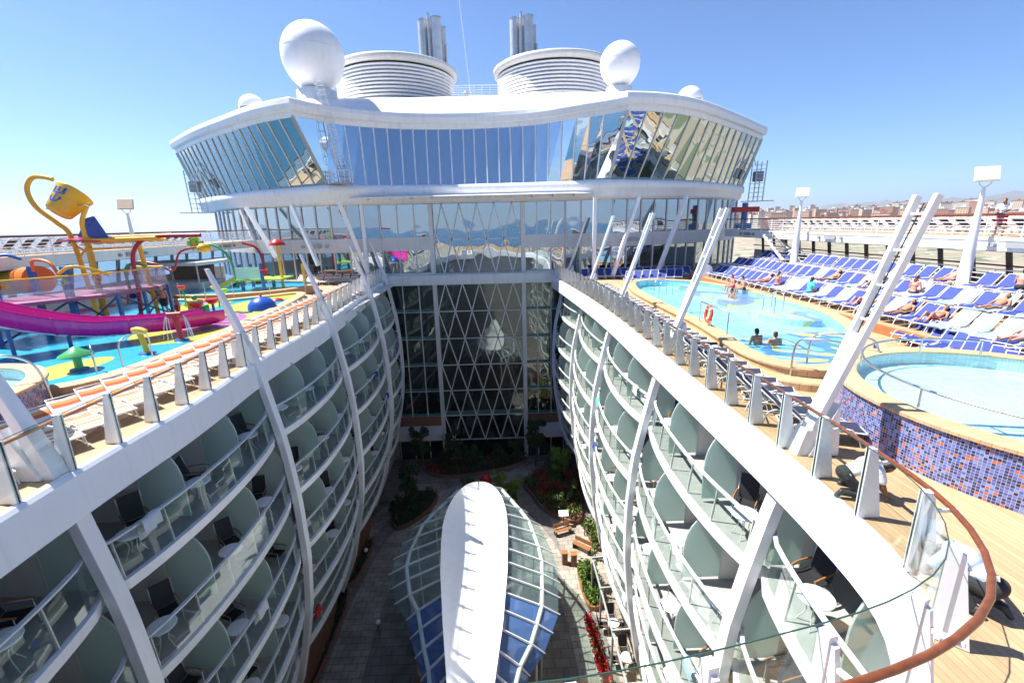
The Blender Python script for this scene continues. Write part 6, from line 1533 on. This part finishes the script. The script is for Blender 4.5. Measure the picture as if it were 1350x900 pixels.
STAND = lambda **k: sym({**dict(pelvis=(0, 0, .96), chest=(0, 0, 1.25), neck=(0, 0, 1.47), head=(0, .02, 1.62), face=(0, 1, -.1), shoulder_L=(-.19, 0, 1.42), elbow_L=(-.27, -.03, 1.13), wrist_L=(-.30, .06, .88), hip_L=(-.10, 0, .92), knee_L=(-.12, .02, .50), ankle_L=(-.13, -.02, .08), toe_L=(-.16, .14, .035)), **k})
SIT = lambda **k: sym({**dict(pelvis=(0, 0, .12), chest=(0, .05, .42), neck=(0, .10, .64), head=(0, .14, .79), face=(0, 1, -.2), shoulder_L=(-.19, .09, .59), elbow_L=(-.25, .12, .30), wrist_L=(-.20, .32, .17), hip_L=(-.10, .02, .10), knee_L=(-.15, .45, .14), ankle_L=(-.14, .52, -.28), toe_L=(-.15, .66, -.32)), **k})
LIE = lambda **k: sym({**dict(pelvis=(0, 0, .12), chest=(0, .27, .24), neck=(0, .46, .40), head=(0, .58, .50), face=(0, -.5, .8), shoulder_L=(-.19, .42, .33), elbow_L=(-.30, .18, .18), wrist_L=(-.24, -.04, .14), hip_L=(-.10, -.03, .10), knee_L=(-.12, -.45, .12), ankle_L=(-.13, -.86, .09), toe_L=(-.18, -.92, .20)), **k})
LIEUP = lambda **k: LIE(**{**dict(knee_L=(-.12, -.36, .38), ankle_L=(-.12, -.66, .10), toe_L=(-.13, -.82, .06)), **k})
# crouching worker behind the right railing, reaching to the deck
CR = dict(pelvis=(-.30, 0, .42), chest=(.02, 0, .62), neck=(.24, 0, .66), head=(.40, .0, .60), face=(.55, 0, -.85), shoulder_L=(.17, .18, .60), shoulder_R=(.17, -.18, .60), elbow_L=(.30, .22, .32), wrist_L=(.42, .16, .10), hand_L=(.50, .12, .02), elbow_R=(.24, -.24, .30), wrist_R=(.36, -.18, .08), hand_R=(.46, -.14, .02),
          hip_L=(-.30, .10, .38), knee_L=(.02, .20, .42), ankle_L=(-.22, .18, .09), toe_L=(-.04, .20, .04), hip_R=(-.30, -.10, .38), knee_R=(-.02, -.20, .10), ankle_R=(-.40, -.16, .10), toe_R=(-.46, -.16, .03))
figure('man in white shirt and dark trousers crouching on the deck behind the right railing', (6.62, 7.42, .02), R(-12), CR, M['skind'], M['hair'], [('shirt', M['shirtw']), ('trousers', M['trous']), ('shoes', M['dark'])], .010)
CR2 = dict(CR); CR2.update(head=(.36, .05, .52), face=(.3, .1, -.9))
figure('worker in light blue shirt and dark trousers bending down under the curved wooden handrail', (6.12, 5.0, .02), R(112), CR2, M['skind'], M['hair'], [('shirt', M['shirtb']), ('trousers', M['trous']), ('shoes', M['dark'])], .010)
tag(MB().tube(catmull([V(6.7, 4.7, .02), V(7.6, 4.9, .02), V(8.6, 4.6, .02), V(10, 4.9, .02)], .2), .012, 6).build('cable', M['slot']), 'thin black cable lying on the teak deck beside the bending worker', 'cable')
figure('heavy shirtless man in black shorts standing in the splash basin', (-18.8, 25.5, .46), R(175), STAND(), M['skinr'], M['hairg'], [('shorts', M['trous'])], .016)
figure('boy in red shorts standing beside the shirtless man', (-17.75, 24.98, .46), R(150), STAND(), M['skint'], M['hair'], [('shorts', M['redc'])], .014, sc=.68)
figure('dark haired bather shoulder deep in the near part of the pool', (9.9, 16.9, .02), R(10), SIT(knee_L=(-.15, .45, .06), ankle_L=(-.14, .75, .06), toe_L=(-.15, .85, .10)), M['skint'], M['hair'], [], .014)
figure('second bather in the pool with only the head above the water', (10.55, 16.8, -.10), R(-10), SIT(knee_L=(-.15, .45, .16), ankle_L=(-.14, .75, .16), toe_L=(-.15, .85, .20)), M['skin'], M['hairb'], [], .014)
figure('bather sitting in the water below the couple on the far pool edge', (14.2, 27.5, .02), R(100), SIT(knee_L=(-.15, .45, .06), ankle_L=(-.14, .75, .06), toe_L=(-.15, .85, .10)), M['skint'], M['hair'], [('bikini', M['dark'])], .014)
figure('sunburnt woman sitting on the far pool rim beside a man in a black cap', (15.55, 30.2, .55), R(95), SIT(), M['skinr'], M['hairb'], [('bikini', M['redc'])], .016, True)
figure('man with dark hair sitting on the far pool rim next to a sunburnt woman', (15.75, 29.2, .55), R(85), SIT(), M['skin'], M['hair'], [('trunks', M['dark'])], .016)
bl = [o for o in bpy.data.objects if o.get('group') == 'blue loungers on the terraces']
def on_lounger(label, ri, k, J, skin, hair, cl, lh=False, dz=.34):
    key = '%s from the near end on the %s' % (ordw(k), rows_[ri][4])
    for o in bl:
        if o['label'].endswith(', '+key): return figure(label, o.location+V(0, 0, dz), o.rotation_euler.z, J, skin, hair, cl, .018, lh)
on_lounger('man in blue trunks lying on a towel on the middle terrace', 1, 8, LIE(), M['skint'], M['hairb'], [('trunks', M['trunks'])], dz=.33)
on_lounger('woman in a dark swimsuit sitting hunched on a lounger on the middle terrace', 1, 13, SIT(), M['skinr'], M['hairb'], [('bikini', M['dark'])], True)
on_lounger('person in a turquoise top sitting up on a lounger of the lowest terrace', 0, 17, SIT(), M['skin'], M['hair'], [('shirt', M['turq'])], True)
on_lounger('person in a pink swimsuit lying on the lowest terrace near the whirlpool', 0, 3, LIE(), M['skin'], M['hairb'], [('bikini', M['pink'])], True)
on_lounger('sunbather with raised knees on the lowest terrace behind the pool', 0, 12, LIEUP(), M['skinr'], M['hair'], [('trunks', M['redc'])])
on_lounger('tanned sunbather lying in the middle of the middle terrace row', 1, 20, LIE(), M['skint'], M['hair'], [('bikini', M['turq'])], True)
on_lounger('sunbather with raised knees on the middle terrace beside a white towel', 1, 16, LIEUP(), M['skint'], M['hairb'], [('trunks', M['dark'])])
on_lounger('pale sunbather lying on the highest terrace', 2, 14, LIE(), M['skin'], M['hairb'], [('bikini', M['pink'])], True)
on_lounger('sunbather in red trunks lying on the lowest terrace near its far end', 0, 23, LIE(), M['skinr'], M['hair'], [('trunks', M['redc'])])
on_lounger('person in a dark red top sitting on the highest terrace in front of the stairs', 2, 29, SIT(), M['skint'], M['hair'], [('shirt', M['redc'])])
figure('woman in a white top and dark red shorts leaning on the right upper promenade rail', (23.6, 21.6, 3.98), R(120), STAND(elbow_L=(-.22, .22, 1.18), wrist_L=(-.10, .42, 1.10), chest=(0, .05, 1.25), neck=(0, .12, 1.46), head=(0, .17, 1.61)), M['skint'], M['hairb'], [('shirt', M['shirtw']), ('shorts', M['crimson'])], .014, True)
for lb, ri, k, P_, sk, hr_, cl, lh in (
    ('sunbather in turquoise trunks lying on the middle terrace, second lounger from the near end', 1, 1, LIE(), 'skinr', 'hairb', [('trunks', M['turq'])], False),
    ('woman in a red bikini lying with raised knees near the whirlpool', 0, 7, LIEUP(), 'skint', 'hair', [('bikini', M['redc'])], True),
    ('man in dark trunks lying on the lowest terrace next to a blue towel', 0, 9, LIE(), 'skint', 'hair', [('trunks', M['dark'])], False),
    ('woman in a white bikini lying on the middle terrace near the mast', 1, 5, LIE(), 'skinr', 'hairb', [('bikini', M['shirtw'])], True),
    ('sunbather in blue trunks with raised knees at the near end of the highest terrace', 2, 3, LIEUP(), 'skin', 'hair', [('trunks', M['trunks'])], False),
    ('woman in a pink bikini sitting up at the far end of the lowest terrace', 0, 21, SIT(), 'skint', 'hairb', [('bikini', M['pink'])], True),
    ('man in black shorts sitting up on the highest terrace near the tall lamp', 2, 10, SIT(), 'skinr', 'hair', [('shorts', M['trous'])], False)):
    on_lounger(lb, ri, k, P_, M[sk], M[hr_], cl, lh)
# small things left lying about
for k, (x, y, z, m_) in enumerate(((17.0, 18.2, .0, 'redc'), (16.4, 20.9, 0, 'pink'), (17.2, 25.4, .0, 'turq'), (18.9, 16.1, .45, 'redc'), (19.0, 19.9, .45, 'dark'), (19.1, 24.3, .45, 'orange'))):
    o = thing('beach_bag', '%s beach bag on the deck, %s counted from the near end' % (dict(redc='red', pink='pink', turq='turquoise', dark='black', orange='orange')[m_], ordw(k)), 'bag', (x, y, z)); MB().lathe([(.16, 0), (.24, .06), (.22, .24), (.14, .30)], 12, sx=1.2, sy=.7).build('bag', M[m_], o); MB().tube(catmull([V(-.12, 0, .28), V(-.08, 0, .45), V(.08, 0, .45), V(.12, 0, .28)], .08), .012, 5).build('handle', M[m_], o)
